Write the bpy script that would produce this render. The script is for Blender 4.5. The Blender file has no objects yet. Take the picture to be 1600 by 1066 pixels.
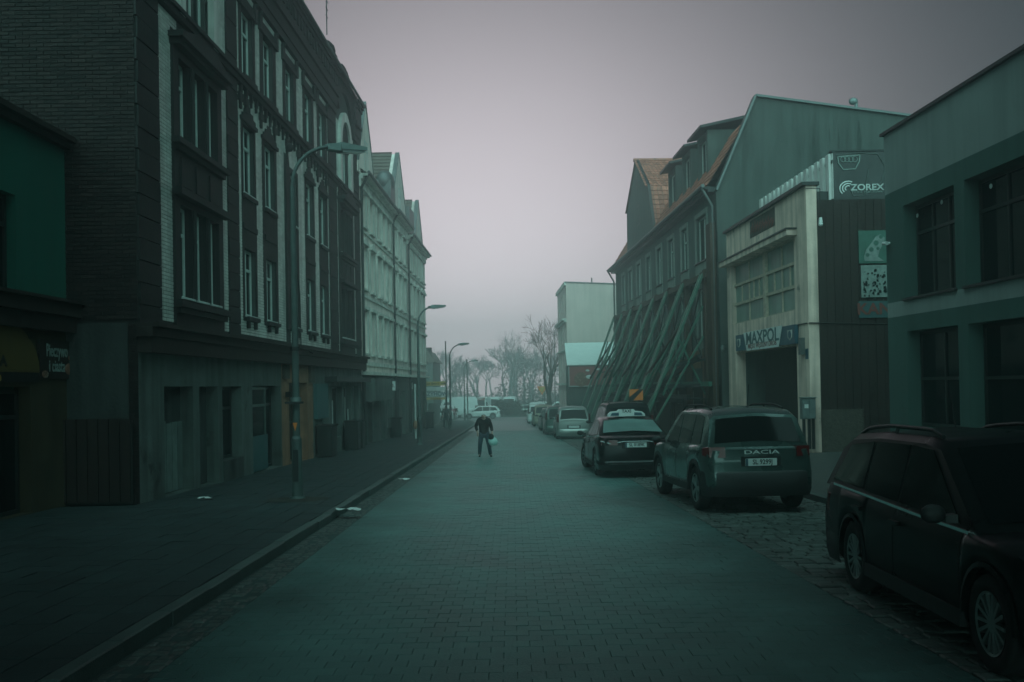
import bpy, bmesh, math, random
from mathutils import Vector, Matrix
random.seed(7)
R = math.radians
C = bpy.context.scene.collection
SC = bpy.context.scene
# ------------------------------------------------------------------ camera
FPX = 1420.0; CX = 800.0; CY = 584.0
PITCH = math.atan(16 / FPX); ROLL = R(1.05)
def ray(px, py):
    u = (px - CX) / FPX; v = (CY - py) / FPX
    a = math.cos(ROLL) * u + math.sin(ROLL) * v
    b = -math.sin(ROLL) * u + math.cos(ROLL) * v
    return Vector((a, math.cos(PITCH) - b * math.sin(PITCH), math.sin(PITCH) + b * math.cos(PITCH)))
cd = bpy.data.cameras.new('camera'); cam = bpy.data.objects.new('camera', cd); C.objects.link(cam)
cd.sensor_width = 36; cd.lens = 36 * FPX / 1600; cd.clip_end = 2000; cd.clip_start = 0.1
cd.shift_y = (CY - 533) / 1600
fwd = ray(CX, CY).normalized()
rgt = (ray(CX + 100, CY) - ray(CX, CY)).normalized(); up = rgt.cross(fwd)
cam.matrix_world = Matrix((rgt, up, -fwd)).transposed().to_4x4()
SC.camera = cam
# ------------------------------------------------------------------ world, sun, exposure
SUN_E, SUN_A = 30.0, 180.0
w = bpy.data.worlds.new('World'); SC.world = w; w.use_nodes = True
nt = w.node_tree; nt.nodes.clear()
def N(t, **k):
    n = nt.nodes.new(t)
    for a, b in k.items(): setattr(n, a, b)
    return n
def M_(op, a, b=None):
    n = N('ShaderNodeMath', operation=op)
    for i, x in enumerate((a, b)):
        if x is None: continue
        if isinstance(x, (int, float)): n.inputs[i].default_value = x
        else: nt.links.new(x, n.inputs[i])
    return n.outputs[0]
tc = N('ShaderNodeTexCoord')
gd = ray(745, 600).normalized()                    # the fog glows down the street
dot = N('ShaderNodeVectorMath', operation='DOT_PRODUCT'); nt.links.new(tc.outputs['Generated'], dot.inputs[0]); dot.inputs[1].default_value = gd
ang = M_('ARCCOSINE', dot.outputs['Value'])
q = M_('DIVIDE', ang, R(20.8)); q = M_('MULTIPLY', q, q); e = M_('EXPONENT', M_('MULTIPLY', q, -1.0))
nz = N('ShaderNodeTexNoise'); nz.inputs['Scale'].default_value = 2.2; nz.inputs['Detail'].default_value = 3
nt.links.new(tc.outputs['Generated'], nz.inputs['Vector'])
e = M_('MULTIPLY', e, M_('ADD', M_('MULTIPLY', nz.outputs['Fac'], 0.16), 0.92))
ramp = N('ShaderNodeMixRGB'); nt.links.new(e, ramp.inputs[0])
ramp.inputs[1].default_value = (0.004, 0.008, 0.009, 1); ramp.inputs[2].default_value = (.43, .377, .405, 1)
bg1 = N('ShaderNodeBackground'); nt.links.new(ramp.outputs[0], bg1.inputs[0]); bg1.inputs[1].default_value = 1.0
sk = N('ShaderNodeTexSky', sky_type='NISHITA'); sk.sun_disc = False; sk.sun_elevation = R(SUN_E); sk.sun_rotation = R(SUN_A); sk.dust_density = 4
bg2 = N('ShaderNodeBackground'); nt.links.new(sk.outputs[0], bg2.inputs[0]); bg2.inputs[1].default_value = 0.0015
ad = N('ShaderNodeAddShader'); nt.links.new(bg1.outputs[0], ad.inputs[0]); nt.links.new(bg2.outputs[0], ad.inputs[1])
wo = N('ShaderNodeOutputWorld'); nt.links.new(ad.outputs[0], wo.inputs[0])
sd = bpy.data.lights.new('sun', 'SUN'); sun = bpy.data.objects.new('sun', sd); C.objects.link(sun)
sd.energy = 1.5; sd.angle = R(112); sd.color = (0.50, 1.0, 0.95)
sun.matrix_world = Vector((0, -math.cos(R(SUN_E)), math.sin(R(SUN_E)))).to_track_quat('Z', 'Y').to_matrix().to_4x4()
SC.view_settings.view_transform = 'Standard'; SC.view_settings.look = 'None'; SC.view_settings.gamma = 1; SC.view_settings.exposure = 1.45
SC.view_settings.use_curve_mapping = False
SC.render.engine = 'CYCLES'; SC.cycles.use_denoising = True
SC.cycles.volume_bounces = 4; SC.cycles.max_bounces = 8; SC.cycles.diffuse_bounces = 3; SC.cycles.glossy_bounces = 2

# ------------------------------------------------------------------ helpers
SLOPE = 0.0196; CAMH = 1.9; KERB = 0.12
def gz(y): return -CAMH - SLOPE * min(y, 150.0)
OFF = {}
class Frame:
    def __init__(s, o, d, n):
        s.o = Vector(o); s.d = Vector(d).normalized(); s.n = Vector(n).normalized()
    def P(s, a, n, z): return s.o + s.d * a + s.n * n + Vector((0, 0, z))
    def hit(s, px, py, n=0.0):
        r = ray(px, py); o = s.o + s.n * n
        t = o.dot(s.n) / r.dot(s.n); p = r * t
        return (p - o).dot(s.d), p.z
    def s(s_, px, py=600, n=0.0): return s_.hit(px, py, n)[0]
    def z(s_, px, py, n=0.0): return s_.hit(px, py, n)[1]
def at(px, py, Y): r = ray(px, py); return r * (Y / r.y)
FL = Frame((-7.32, 0, 0), (0.0183, 1, 0), (1, -0.0183, 0))
FR = Frame((10.0, 0, 0), (-0.035, 1, 0), (-1, -0.035, 0))

class MB:
    def __init__(s): s.v = []; s.f = []; s.m = []; s.sm = []
    def add(s, vs, fs, m=0, sm=False):
        b = len(s.v); s.v.extend([tuple(x) for x in vs]); s.f.extend([tuple(b + i for i in f) for f in fs])
        s.m.extend([m] * len(fs)); s.sm.extend([sm] * len(fs)); return s
    def hexa(s, p, m=0):
        return s.add(p, [(0, 3, 2, 1), (4, 5, 6, 7), (0, 1, 5, 4), (1, 2, 6, 5), (2, 3, 7, 6), (3, 0, 4, 7)], m)
    def box(s, x0, x1, y0, y1, z0, z1, m=0):
        return s.hexa([(x0, y0, z0), (x1, y0, z0), (x1, y1, z0), (x0, y1, z0), (x0, y0, z1), (x1, y0, z1), (x1, y1, z1), (x0, y1, z1)], m)
    def fb(s, fr, a0, a1, n0, n1, z0, z1, m=0):
        P = fr.P
        return s.hexa([P(a0, n0, z0), P(a1, n0, z0), P(a1, n1, z0), P(a0, n1, z0), P(a0, n0, z1), P(a1, n0, z1), P(a1, n1, z1), P(a0, n1, z1)], m)
    def prism(s, fr, pts, n0, n1, m=0):     # pts: (a,z) polygon extruded along n
        k = len(pts); vs = [fr.P(a, n0, z) for a, z in pts] + [fr.P(a, n1, z) for a, z in pts]
        return s.add(vs, [tuple(range(k))[::-1], tuple(range(k, 2 * k))] + [(i, (i + 1) % k, k + (i + 1) % k, k + i) for i in range(k)], m)
    def piece(s, P, a0, a1, b0, b1, h0, h1, bev=0.006, m=0, j=0.0):   # bevelled slab: P(a,b,h)
        r = [random.uniform(-j, j) for _ in range(8)]
        o = [(a0 + r[0], b0 + r[1]), (a1 + r[2], b0 + r[3]), (a1 + r[4], b1 + r[5]), (a0 + r[6], b1 + r[7])]
        ca = (a0 + a1) / 2; cb = (b0 + b1) / 2
        i_ = [(a + (bev if a < ca else -bev), b + (bev if b < cb else -bev)) for a, b in o]
        vs = [P(a, b, h0) for a, b in o] + [P(a, b, h1 - bev * .6) for a, b in o] + [P(a, b, h1) for a, b in i_]
        fs = [(0, 1, 5, 4), (1, 2, 6, 5), (2, 3, 7, 6), (3, 0, 4, 7), (4, 5, 9, 8), (5, 6, 10, 9), (6, 7, 11, 10), (7, 4, 8, 11), (8, 9, 10, 11)]
        return s.add(vs, fs, m)
    def cyl(s, p0, p1, r0, r1=None, n=10, m=0, cap=True, sm=True):
        p0 = Vector(p0); p1 = Vector(p1); r1 = r0 if r1 is None else r1
        d = (p1 - p0); d = d.normalized() if d.length > 1e-9 else Vector((0, 0, 1))
        a = d.orthogonal().normalized(); b = d.cross(a)
        vs = []
        for p, r in ((p0, r0), (p1, r1)):
            for i in range(n):
                t = 2 * math.pi * i / n; vs.append(p + (a * math.cos(t) + b * math.sin(t)) * r)
        s.add(vs, [(i, (i + 1) % n, n + (i + 1) % n, n + i) for i in range(n)], m, sm)
        if cap: s.add(vs, [tuple(range(n))[::-1], tuple(range(n, 2 * n))], m)
        return s
    def tube(s, pts, rs, n=8, m=0):
        for i in range(len(pts) - 1):
            r0 = rs[i] if isinstance(rs, (list, tuple)) else rs; r1 = rs[i + 1] if isinstance(rs, (list, tuple)) else rs
            s.cyl(pts[i], pts[i + 1], r0, r1, n, m, cap=(i in (0, len(pts) - 2)))
        return s
    def beam(s, p0, p1, w, h, m=0, upv=(0, 0, 1)):
        p0 = Vector(p0); p1 = Vector(p1); d = (p1 - p0).normalized(); a = d.cross(Vector(upv))
        a = a.normalized() if a.length > 1e-4 else Vector((1, 0, 0)); b = a.cross(d).normalized()
        a *= w / 2; b *= h / 2
        return s.hexa([p0 - a - b, p0 + a - b, p0 + a + b, p0 - a + b, p1 - a - b, p1 + a - b, p1 + a + b, p1 - a + b], m)
    def sphere(s, c, r, n=10, m=0, sc=(1, 1, 1)):
        vs = []; k = n // 2
        for i in range(k + 1):
            t = math.pi * i / k
            for j in range(n):
                f = 2 * math.pi * j / n
                vs.append((c[0] + r * sc[0] * math.sin(t) * math.cos(f), c[1] + r * sc[1] * math.sin(t) * math.sin(f), c[2] + r * sc[2] * math.cos(t)))
        return s.add(vs, [(i * n + j, (i + 1) * n + j, (i + 1) * n + (j + 1) % n, i * n + (j + 1) % n) for i in range(k) for j in range(n)], m, True)
    def mesh(s, name, mats, off=(0, 0, 0)):
        me = bpy.data.meshes.new(name)
        o = Vector(off)
        me.from_pydata([(x - o.x, y - o.y, z - o.z) for x, y, z in s.v], [], s.f)
        for m in (mats if isinstance(mats, (list, tuple)) else [mats]): me.materials.append(m)
        me.polygons.foreach_set('material_index', s.m); me.polygons.foreach_set('use_smooth', s.sm); me.update()
        return me
    def build(s, name, mats, parent=None, local=False, kind=None):
        off = Vector((0, 0, 0)) if (local or parent is None) else OFF.get(parent.name, Vector((0, 0, 0)))
        me = s.mesh(name, mats, off); o = bpy.data.objects.new(name, me); C.objects.link(o)
        if parent is not None: o.parent = parent; OFF[o.name] = OFF.get(parent.name, Vector((0, 0, 0)))
        if kind: o['kind'] = kind
        return o
def tag(o, label=None, cat=None, group=None, kind=None):
    if label: o['label'] = label
    if cat: o['category'] = cat
    if group: o['group'] = group
    if kind: o['kind'] = kind
    return o
def thing(name, label, cat, loc=(0, 0, 0), rz=0, group=None):
    o = bpy.data.objects.new(name, None); C.objects.link(o); o.location = loc; o.rotation_euler = (0, 0, rz)
    OFF[o.name] = Vector(loc); o.empty_display_size = .3
    return tag(o, label, cat, group)
def inst(me, name, parent, loc=(0, 0, 0), rot=(0, 0, 0), scale=None):
    o = bpy.data.objects.new(name, me); C.objects.link(o)
    off = OFF.get(parent.name, Vector((0, 0, 0))) if parent is not None else Vector((0, 0, 0))
    o.location = Vector(loc) - off; o.rotation_euler = rot
    if scale: o.scale = scale
    if parent is not None: o.parent = parent
    OFF[o.name] = Vector(loc)
    return o
def copy_tree(o, parent=None):
    c = o.copy(); C.objects.link(c); c.parent = parent
    for ch in o.children: copy_tree(ch, c)
    return c

# ------------------------------------------------------------------ materials
def mat(name, col, rough=.8, var=.25, scale=3.0, bump=.0, bscale=40., metal=0., spec=.5, streak=0., island=0., objrand=0., coat=0., dirt=None):
    m = bpy.data.materials.new(name); m.use_nodes = True; t = m.node_tree; b = t.nodes['Principled BSDF']
    b.inputs['Roughness'].default_value = rough; b.inputs['Metallic'].default_value = metal
    b.inputs['Specular IOR Level'].default_value = spec; b.inputs['Coat Weight'].default_value = coat
    L = t.links; g = t.nodes.new('ShaderNodeNewGeometry')
    n1 = t.nodes.new('ShaderNodeTexNoise'); n1.inputs['Scale'].default_value = scale; n1.inputs['Detail'].default_value = 6; n1.inputs['Roughness'].default_value = .62
    L.new(g.outputs['Position'], n1.inputs['Vector'])
    mr = t.nodes.new('ShaderNodeMapRange'); mr.inputs[1].default_value = .3; mr.inputs[2].default_value = .7
    mr.inputs[3].default_value = 1 - var; mr.inputs[4].default_value = 1 + var * .6; L.new(n1.outputs['Fac'], mr.inputs[0])
    v = mr.outputs[0]
    def mul(a, c):
        x = t.nodes.new('ShaderNodeMath'); x.operation = 'MULTIPLY'; L.new(a, x.inputs[0]); L.new(c, x.inputs[1]); return x.outputs[0]
    if streak:
        mp = t.nodes.new('ShaderNodeMapping'); mp.inputs['Scale'].default_value = (2.2, 2.2, .16); L.new(g.outputs['Position'], mp.inputs[0])
        n2 = t.nodes.new('ShaderNodeTexNoise'); n2.inputs['Scale'].default_value = 1.6; n2.inputs['Detail'].default_value = 5; L.new(mp.outputs[0], n2.inputs['Vector'])
        r2 = t.nodes.new('ShaderNodeMapRange'); r2.inputs[1].default_value = .42; r2.inputs[2].default_value = .68; r2.inputs[3].default_value = 1; r2.inputs[4].default_value = 1 - streak
        L.new(n2.outputs['Fac'], r2.inputs[0]); v = mul(v, r2.outputs[0])
    for amt, src in ((island, 'i'), (objrand, 'o')):
        if amt:
            s_ = g.outputs['Random Per Island'] if src == 'i' else t.nodes.new('ShaderNodeObjectInfo').outputs['Random']
            r3 = t.nodes.new('ShaderNodeMapRange'); r3.inputs[3].default_value = 1 - amt; r3.inputs[4].default_value = 1 + amt
            L.new(s_, r3.inputs[0]); v = mul(v, r3.outputs[0])
    cb = t.nodes.new('ShaderNodeVectorMath'); cb.operation = 'SCALE'; cb.inputs[0].default_value = col[:3]; L.new(v, cb.inputs['Scale'])
    out = cb.outputs[0]
    if dirt:
        n4 = t.nodes.new('ShaderNodeTexNoise'); n4.inputs['Scale'].default_value = dirt[1]; n4.inputs['Detail'].default_value = 7; n4.inputs['Roughness'].default_value = .7
        L.new(g.outputs['Position'], n4.inputs['Vector'])
        r4 = t.nodes.new('ShaderNodeMapRange'); r4.inputs[1].default_value = dirt[2]; r4.inputs[2].default_value = dirt[2] + .08; L.new(n4.outputs['Fac'], r4.inputs[0])
        mx = t.nodes.new('ShaderNodeMixRGB'); L.new(r4.outputs[0], mx.inputs[0]); L.new(out, mx.inputs[1]); mx.inputs[2].default_value = (*dirt[0], 1); out = mx.outputs[0]
    L.new(out, b.inputs['Base Color'])
    rr = t.nodes.new('ShaderNodeMapRange'); rr.inputs[1].default_value = .3; rr.inputs[2].default_value = .7
    rr.inputs[3].default_value = max(0, rough - .07); rr.inputs[4].default_value = min(1, rough + .07); L.new(n1.outputs['Fac'], rr.inputs[0]); L.new(rr.outputs[0], b.inputs['Roughness'])
    if bump:
        nb = t.nodes.new('ShaderNodeTexNoise'); nb.inputs['Scale'].default_value = bscale; nb.inputs['Detail'].default_value = 4; L.new(g.outputs['Position'], nb.inputs['Vector'])
        bp = t.nodes.new('ShaderNodeBump'); bp.inputs['Strength'].default_value = bump; bp.inputs['Distance'].default_value = .02
        L.new(nb.outputs['Fac'], bp.inputs['Height']); L.new(bp.outputs[0], b.inputs['Normal'])
    return m
T = {}
T['paver'] = mat('concrete_paver', (.135, .245, .233), .50, .32, .5, .35, 60, spec=.13, island=.07, objrand=.07, dirt=((.03, .055, .053), .35, .66))
def edge_vignette(m, xc, half, amt):      # vignette painted into the road colour, darker towards both gutters
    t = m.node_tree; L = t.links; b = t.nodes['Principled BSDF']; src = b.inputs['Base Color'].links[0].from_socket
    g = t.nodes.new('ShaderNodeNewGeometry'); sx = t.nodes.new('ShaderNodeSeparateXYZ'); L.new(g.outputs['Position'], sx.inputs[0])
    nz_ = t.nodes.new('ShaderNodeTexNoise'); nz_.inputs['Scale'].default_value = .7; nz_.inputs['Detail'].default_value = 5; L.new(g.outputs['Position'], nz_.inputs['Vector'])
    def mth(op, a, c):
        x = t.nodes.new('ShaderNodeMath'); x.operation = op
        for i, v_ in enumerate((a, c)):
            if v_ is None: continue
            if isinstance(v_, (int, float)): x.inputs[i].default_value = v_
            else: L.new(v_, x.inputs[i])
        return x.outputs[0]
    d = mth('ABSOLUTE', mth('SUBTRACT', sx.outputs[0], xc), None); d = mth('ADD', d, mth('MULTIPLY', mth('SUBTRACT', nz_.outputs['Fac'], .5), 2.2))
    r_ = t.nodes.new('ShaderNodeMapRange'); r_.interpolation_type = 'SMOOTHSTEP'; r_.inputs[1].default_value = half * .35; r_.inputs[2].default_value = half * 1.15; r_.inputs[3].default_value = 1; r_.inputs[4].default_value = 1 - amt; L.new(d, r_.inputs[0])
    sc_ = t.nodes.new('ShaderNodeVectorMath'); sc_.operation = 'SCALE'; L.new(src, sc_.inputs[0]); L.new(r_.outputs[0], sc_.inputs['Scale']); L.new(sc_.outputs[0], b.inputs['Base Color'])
edge_vignette(T['paver'], -.1, 2.9, .58)
T['joint'] = mat('joint_sand', (.036, .064, .061), .95, .3, 5)
T['cobble'] = mat('granite_sett', (.075, .092, .085), .62, .35, 3, .6, 30, island=.28, objrand=.28)
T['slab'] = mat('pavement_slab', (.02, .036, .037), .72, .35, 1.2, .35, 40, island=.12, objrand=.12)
T['kerb'] = mat('kerb_granite', (.075, .10, .095), .65, .3, 4, .5, 50, objrand=.12, island=.12)
T['asphalt'] = mat('asphalt', (.07, .08, .077), .5, .3, 1.5, .4, 60)
T['damp_paver'] = mat('damp_paver', (.10, .175, .168), .42, .25, .3, .2, 40, spec=.32)
T['damp'] = mat('damp_asphalt', (.12, .14, .135), .34, .25, .3, .15, 40, spec=.7)
T['soil'] = mat('ground_earth', (.055, .065, .05), .9, .4, .6)
T['cream'] = mat('glazed_cream_brick', (.60, .62, .57), .38, .25, 1.5, island=.14, spec=.5, streak=.35)
T['mortar'] = mat('dark_mortar', (.045, .05, .047), .95, .3, 6)
T['brown'] = mat('brown_terracotta', (.012, .013, .0125), .7, .4, 4, .5, 25, streak=.3)
T['oldbrick'] = mat('sooty_brick', (.018, .012, .011), .9, .6, 2, .6, 30, island=.5, objrand=.5)
T['oldmortar'] = mat('sooty_mortar', (.02, .02, .019), .95, .4, 3)
T['greyplaster'] = mat('stained_grey_plaster', (.115, .14, .13), .9, .35, 1.6, .5, 18, streak=.5, dirt=((.035, .038, .035), 1.1, .60))
T['gableplaster'] = mat('sooty_plaster', (.05, .06, .057), .92, .4, 1.5, .5, 14, streak=.5)
T['beige'] = mat('beige_plaster', (.86, .74, .68), .9, .18, 1.2, .3, 20, streak=.32)
T['beige2'] = mat('pale_grey_plaster', (.88, .78, .73), .9, .18, 1.2, .3, 20, streak=.32)
T['beige3'] = mat('sand_plaster', (.66, .56, .52), .9, .18, 1.2, .3, 20, streak=.32)
T['beigetrim'] = mat('stone_trim', (.70, .69, .63), .85, .25, 2, streak=.3)
T['mint'] = mat('mint_plaster', (.008, .10, .075), .85, .1, 1.2, .15, 30, streak=.12)
T['ochre'] = mat('ochre_plaster', (.05, .04, .02), .9, .3, 2, streak=.3)
T['orange'] = mat('orange_tile_surround', (.34, .18, .11), .7, .35, 3, streak=.35, dirt=((.08, .08, .07), 2.2, .6))
T['frame'] = mat('painted_window_frame', (.50, .58, .54), .55, .12, 5)
T['frame_old'] = mat('flaking_window_frame', (.55, .45, .36), .8, .3, 7, .4, 60, dirt=((.15, .10, .07), 8, .60))
T['dframe'] = mat('anthracite_frame', (.02, .025, .025), .45, .1, 5)
T['glass'] = mat('dark_window_glass', (.008, .012, .013), .08, .2, .5, spec=.2)
T['gglass'] = mat('frosted_green_glass', (.22, .30, .26), .45, .25, 1.6, spec=.5, streak=.3)
T['skyglass'] = mat('painted_sky_reflection_glass', (.13, .21, .20), .4, .25, 3, spec=.4)  # pale base colour paints the sky's reflection into the taxi's rear window
T['lamphead'] = mat('pale_lamp_housing', (.22, .29, .28), .5, .2, 5)
T['cglass'] = mat('car_glass', (.004, .008, .008), .05, .1, .5, spec=.12)
T['curtain'] = mat('pale_curtain', (.25, .29, .27), .9, .3, 3)
T['zinc'] = mat('zinc_sheet', (.14, .16, .16), .5, .25, 2, metal=.4)
T['darkmetal'] = mat('dark_metal', (.03, .036, .036), .5, .25, 4, metal=.3)
T['galv'] = mat('galvanised_steel', (.22, .27, .265), .5, .25, 6, metal=.5)
T['postpaint'] = mat('lamp_post_paint', (.075, .105, .10), .55, .3, 5, .2, 30)
T['tile'] = mat('orange_clay_tile', (.42, .15, .105), .75, .3, 3, island=.28, dirt=((.06, .065, .055), 1.3, .62))
T['tiledark'] = mat('dark_clay_tile', (.12, .10, .085), .8, .3, 2, island=.2)
T['greenwall'] = mat('dark_green_render', (.085, .115, .105), .88, .25, 1.5, .4, 15, streak=.3)
T['paleboard'] = mat('pale_window_surround', (.26, .31, .28), .8, .2, 3, streak=.3)
T['firewall'] = mat('grey_green_render', (.074, .092, .085), .92, .2, .4, .25, 12, streak=.32)
T['farwall'] = mat('pale_render', (.70, .54, .50), .92, .12, .5, .2, 12, streak=.14)
T['maxwall'] = mat('weathered_render', (.90, .67, .57), .88, .22, 1.3, .4, 16, streak=.45, dirt=((.17, .16, .14), 1.0, .63))
T['peel'] = mat('peeled_render', (.085, .075, .062), .95, .5, 9, .8, 20)
T['darkbrown'] = mat('dark_brown_boards', (.026, .017, .014), .8, .4, 3, .4, 12, streak=.3)
T['black'] = mat('black_matt', (.008, .009, .009), .8, .2, 3)
T['modlight'] = mat('pale_grey_render', (.29, .32, .31), .9, .12, .6, .15, 50, streak=.16)
T['moddark'] = mat('blue_green_render', (.062, .12, .108), .9, .12, .6, .15, 50, streak=.18)
T['rust'] = mat('rusty_steel', (.085, .05, .036), .8, .4, 5, .5, 30, streak=.3)
T['green'] = mat('green_painted_steel', (.045, .16, .115), .5, .25, 3, .2, 30, dirt=((.10, .055, .035), 3.0, .66))
T['wood'] = mat('orange_brown_board', (.24, .13, .08), .85, .3, 4, streak=.3)
T['corr'] = mat('white_corrugated_sheet', (.78, .78, .75), .5, .15, 2, streak=.3)
T['white'] = mat('white_paint', (.72, .76, .74), .5, .08, 3)
T['offwhite'] = mat('off_white_panel', (.5, .55, .53), .6, .15, 3)
T['bluesign'] = mat('blue_sign_board', (.02, .09, .13), .5, .1, 3)
T['teallet'] = mat('dark_teal_letters', (.01, .09, .10), .5, .05, 3)
T['yellow'] = mat('yellow_print', (.50, .34, .09), .6, .1, 3)
T['redbrown'] = mat('red_brown_print', (.20, .05, .04), .6, .1, 3)
T['tealboard'] = mat('teal_board', (.04, .11, .115), .6, .15, 3)
T['dposter'] = mat('dark_billboard', (.008, .014, .014), .35, .2, 2)
T['gposter'] = mat('green_poster', (.05, .14, .11), .7, .3, 3)
T['greyprint'] = mat('grey_print', (.22, .28, .26), .6, .3, 8)
T['hazard'] = mat('hazard_orange', (.85, .22, .04), .5, .05, 3)
T['pizza'] = mat('red_billboard', (.33, .09, .085), .6, .2, 1.5)
T['food'] = mat('food_print', (.20, .09, .06), .6, .5, 6, dirt=((.45, .36, .28), 5, .55))
T['skin'] = mat('skin', (.52, .36, .30), .55, .1, 10)
T['jacket'] = mat('black_jacket', (.008, .008, .008), .85, .3, 12, .4, 60)
T['jeans'] = mat('blue_jeans', (.022, .05, .07), .9, .35, 12)
T['shoe'] = mat('dark_shoe', (.012, .012, .011), .5, .2, 12)
T['coat'] = mat('grey_coat', (.05, .07, .07), .9, .3, 12)
T['bag'] = mat('pale_plastic_bag', (.42, .66, .62), .45, .15, 14, .3, 40)
T['hair'] = mat('grey_hair', (.25, .25, .25), .9, .2, 40)
T['tyre'] = mat('tyre_rubber', (.012, .013, .013), .85, .2, 20)
T['rim'] = mat('alloy_rim', (.30, .34, .335), .35, .2, 8, metal=.8)
T['hub'] = mat('dark_hub', (.03, .033, .033), .5, .2, 8, metal=.5)
T['plastic'] = mat('black_plastic_trim', (.017, .02, .02), .6, .2, 10)
T['red'] = mat('tail_light_red', (.12, .012, .012), .2, .2, 5, spec=.6)
T['lamp'] = mat('clear_lamp', (.42, .46, .45), .15, .1, 5)
T['plate'] = mat('number_plate_white', (.62, .68, .66), .45, .05, 5)
T['ink'] = mat('black_ink', (.008, .008, .008), .6, .0, 5)
T['chrome'] = mat('chrome_trim', (.5, .55, .55), .18, .05, 5, metal=1.)
T['p_suv'] = mat('teal_grey_car_paint', (.055, .095, .088), .28, .08, 1.5, metal=.45, coat=.6)
T['p_black'] = mat('black_car_paint', (.005, .008, .008), .22, .1, 1.5, spec=.3)
T['p_dark'] = mat('dark_car_paint', (.008, .012, .012), .32, .1, 1.5, spec=.1)
T['p_silver'] = mat('silver_car_paint', (.34, .38, .36), .35, .08, 1.5, metal=.5, coat=.4)
T['p_green'] = mat('grey_green_car_paint', (.09, .14, .125), .35, .08, 1.5, metal=.4, coat=.4)
T['p_white'] = mat('white_car_paint', (.62, .66, .64), .4, .05, 1.5, coat=.4)
T['p_gold'] = mat('beige_car_paint', (.30, .29, .22), .4, .08, 1.5, metal=.3, coat=.4)
T['bark'] = mat('bark', (.05, .05, .042), .95, .3, 6)
T['farbark'] = mat('dark_twigs', (.14, .16, .15), .95, .3, 2)
T['leaf'] = mat('evergreen_leaves', (.07, .10, .085), .9, .4, 2, island=.3)
T['hedge'] = mat('hedge_leaves', (.03, .05, .035), .9, .4, 4, island=.35)
T['fence'] = mat('grey_timber_fence', (.12, .15, .14), .85, .3, 4, objrand=.2, island=.2)
T['kerbstain'] = mat('damp_earth', (.03, .028, .022), .95, .4, 8, .6, 30)

# ------------------------------------------------------------------ text
def text_mesh(body, size=1.0, align='CENTER', extrude=.0, sx=1.0, bold=0.0):
    cu = bpy.data.curves.new('lettering', 'FONT'); cu.body = body; cu.size = size; cu.align_x = align; cu.align_y = 'CENTER'
    cu.extrude = extrude; cu.offset = bold; cu.resolution_u = 3
    o = bpy.data.objects.new('lettering', cu); C.objects.link(o); bpy.context.view_layer.update()
    dg = bpy.context.evaluated_depsgraph_get(); me = bpy.data.meshes.new_from_object(o.evaluated_get(dg))
    bpy.data.objects.remove(o); bpy.data.curves.remove(cu)
    if sx != 1.0: me.transform(Matrix.Scale(sx, 4, (1, 0, 0)))
    return me
def letter(body, pos, xd, material, parent, size, extrude=.004, sx=1., bold=0., zd=(0, 0, 1), name='lettering'):
    me = text_mesh(body, size, extrude=extrude, sx=sx, bold=bold); me.name = name; me.materials.clear(); me.materials.append(material)
    xd = Vector(xd).normalized(); zd = Vector(zd); nrm = xd.cross(zd).normalized(); zd = nrm.cross(xd)
    o = bpy.data.objects.new(name, me); C.objects.link(o)
    off = OFF.get(parent.name, Vector((0, 0, 0)))
    m = Matrix((xd, zd, nrm)).transposed().to_4x4(); m.translation = Vector(pos) - off
    o.parent = parent; o.matrix_local = m; return o
# ------------------------------------------------------------------ facade tools
def wall(mb, fr, a0, a1, z0, z1, holes, depth=.25, n=0.0, m=0, thick=None):
    A = sorted({a0, a1, *[h[i] for h in holes for i in (0, 1) if a0 < h[i] < a1]}); Z = sorted({z0, z1, *[h[i] for h in holes for i in (2, 3) if z0 < h[i] < z1]})
    for i in range(len(A) - 1):
        for j in range(len(Z) - 1):
            ca = (A[i] + A[i + 1]) / 2; cz = (Z[j] + Z[j + 1]) / 2
            if any(h[0] < ca < h[1] and h[2] < cz < h[3] for h in holes): continue
            mb.add([fr.P(A[i], n, Z[j]), fr.P(A[i + 1], n, Z[j]), fr.P(A[i + 1], n, Z[j + 1]), fr.P(A[i], n, Z[j + 1])], [(0, 1, 2, 3)], m)
    for h in holes:
        c = [(h[0], h[2]), (h[1], h[2]), (h[1], h[3]), (h[0], h[3])]
        vs = [fr.P(a, n, z) for a, z in c] + [fr.P(a, n - depth, z) for a, z in c]
        mb.add(vs, [(0, 1, 5, 4), (1, 2, 6, 5), (2, 3, 7, 6), (3, 0, 4, 7)], m)
    return mb
WC = {}
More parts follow.
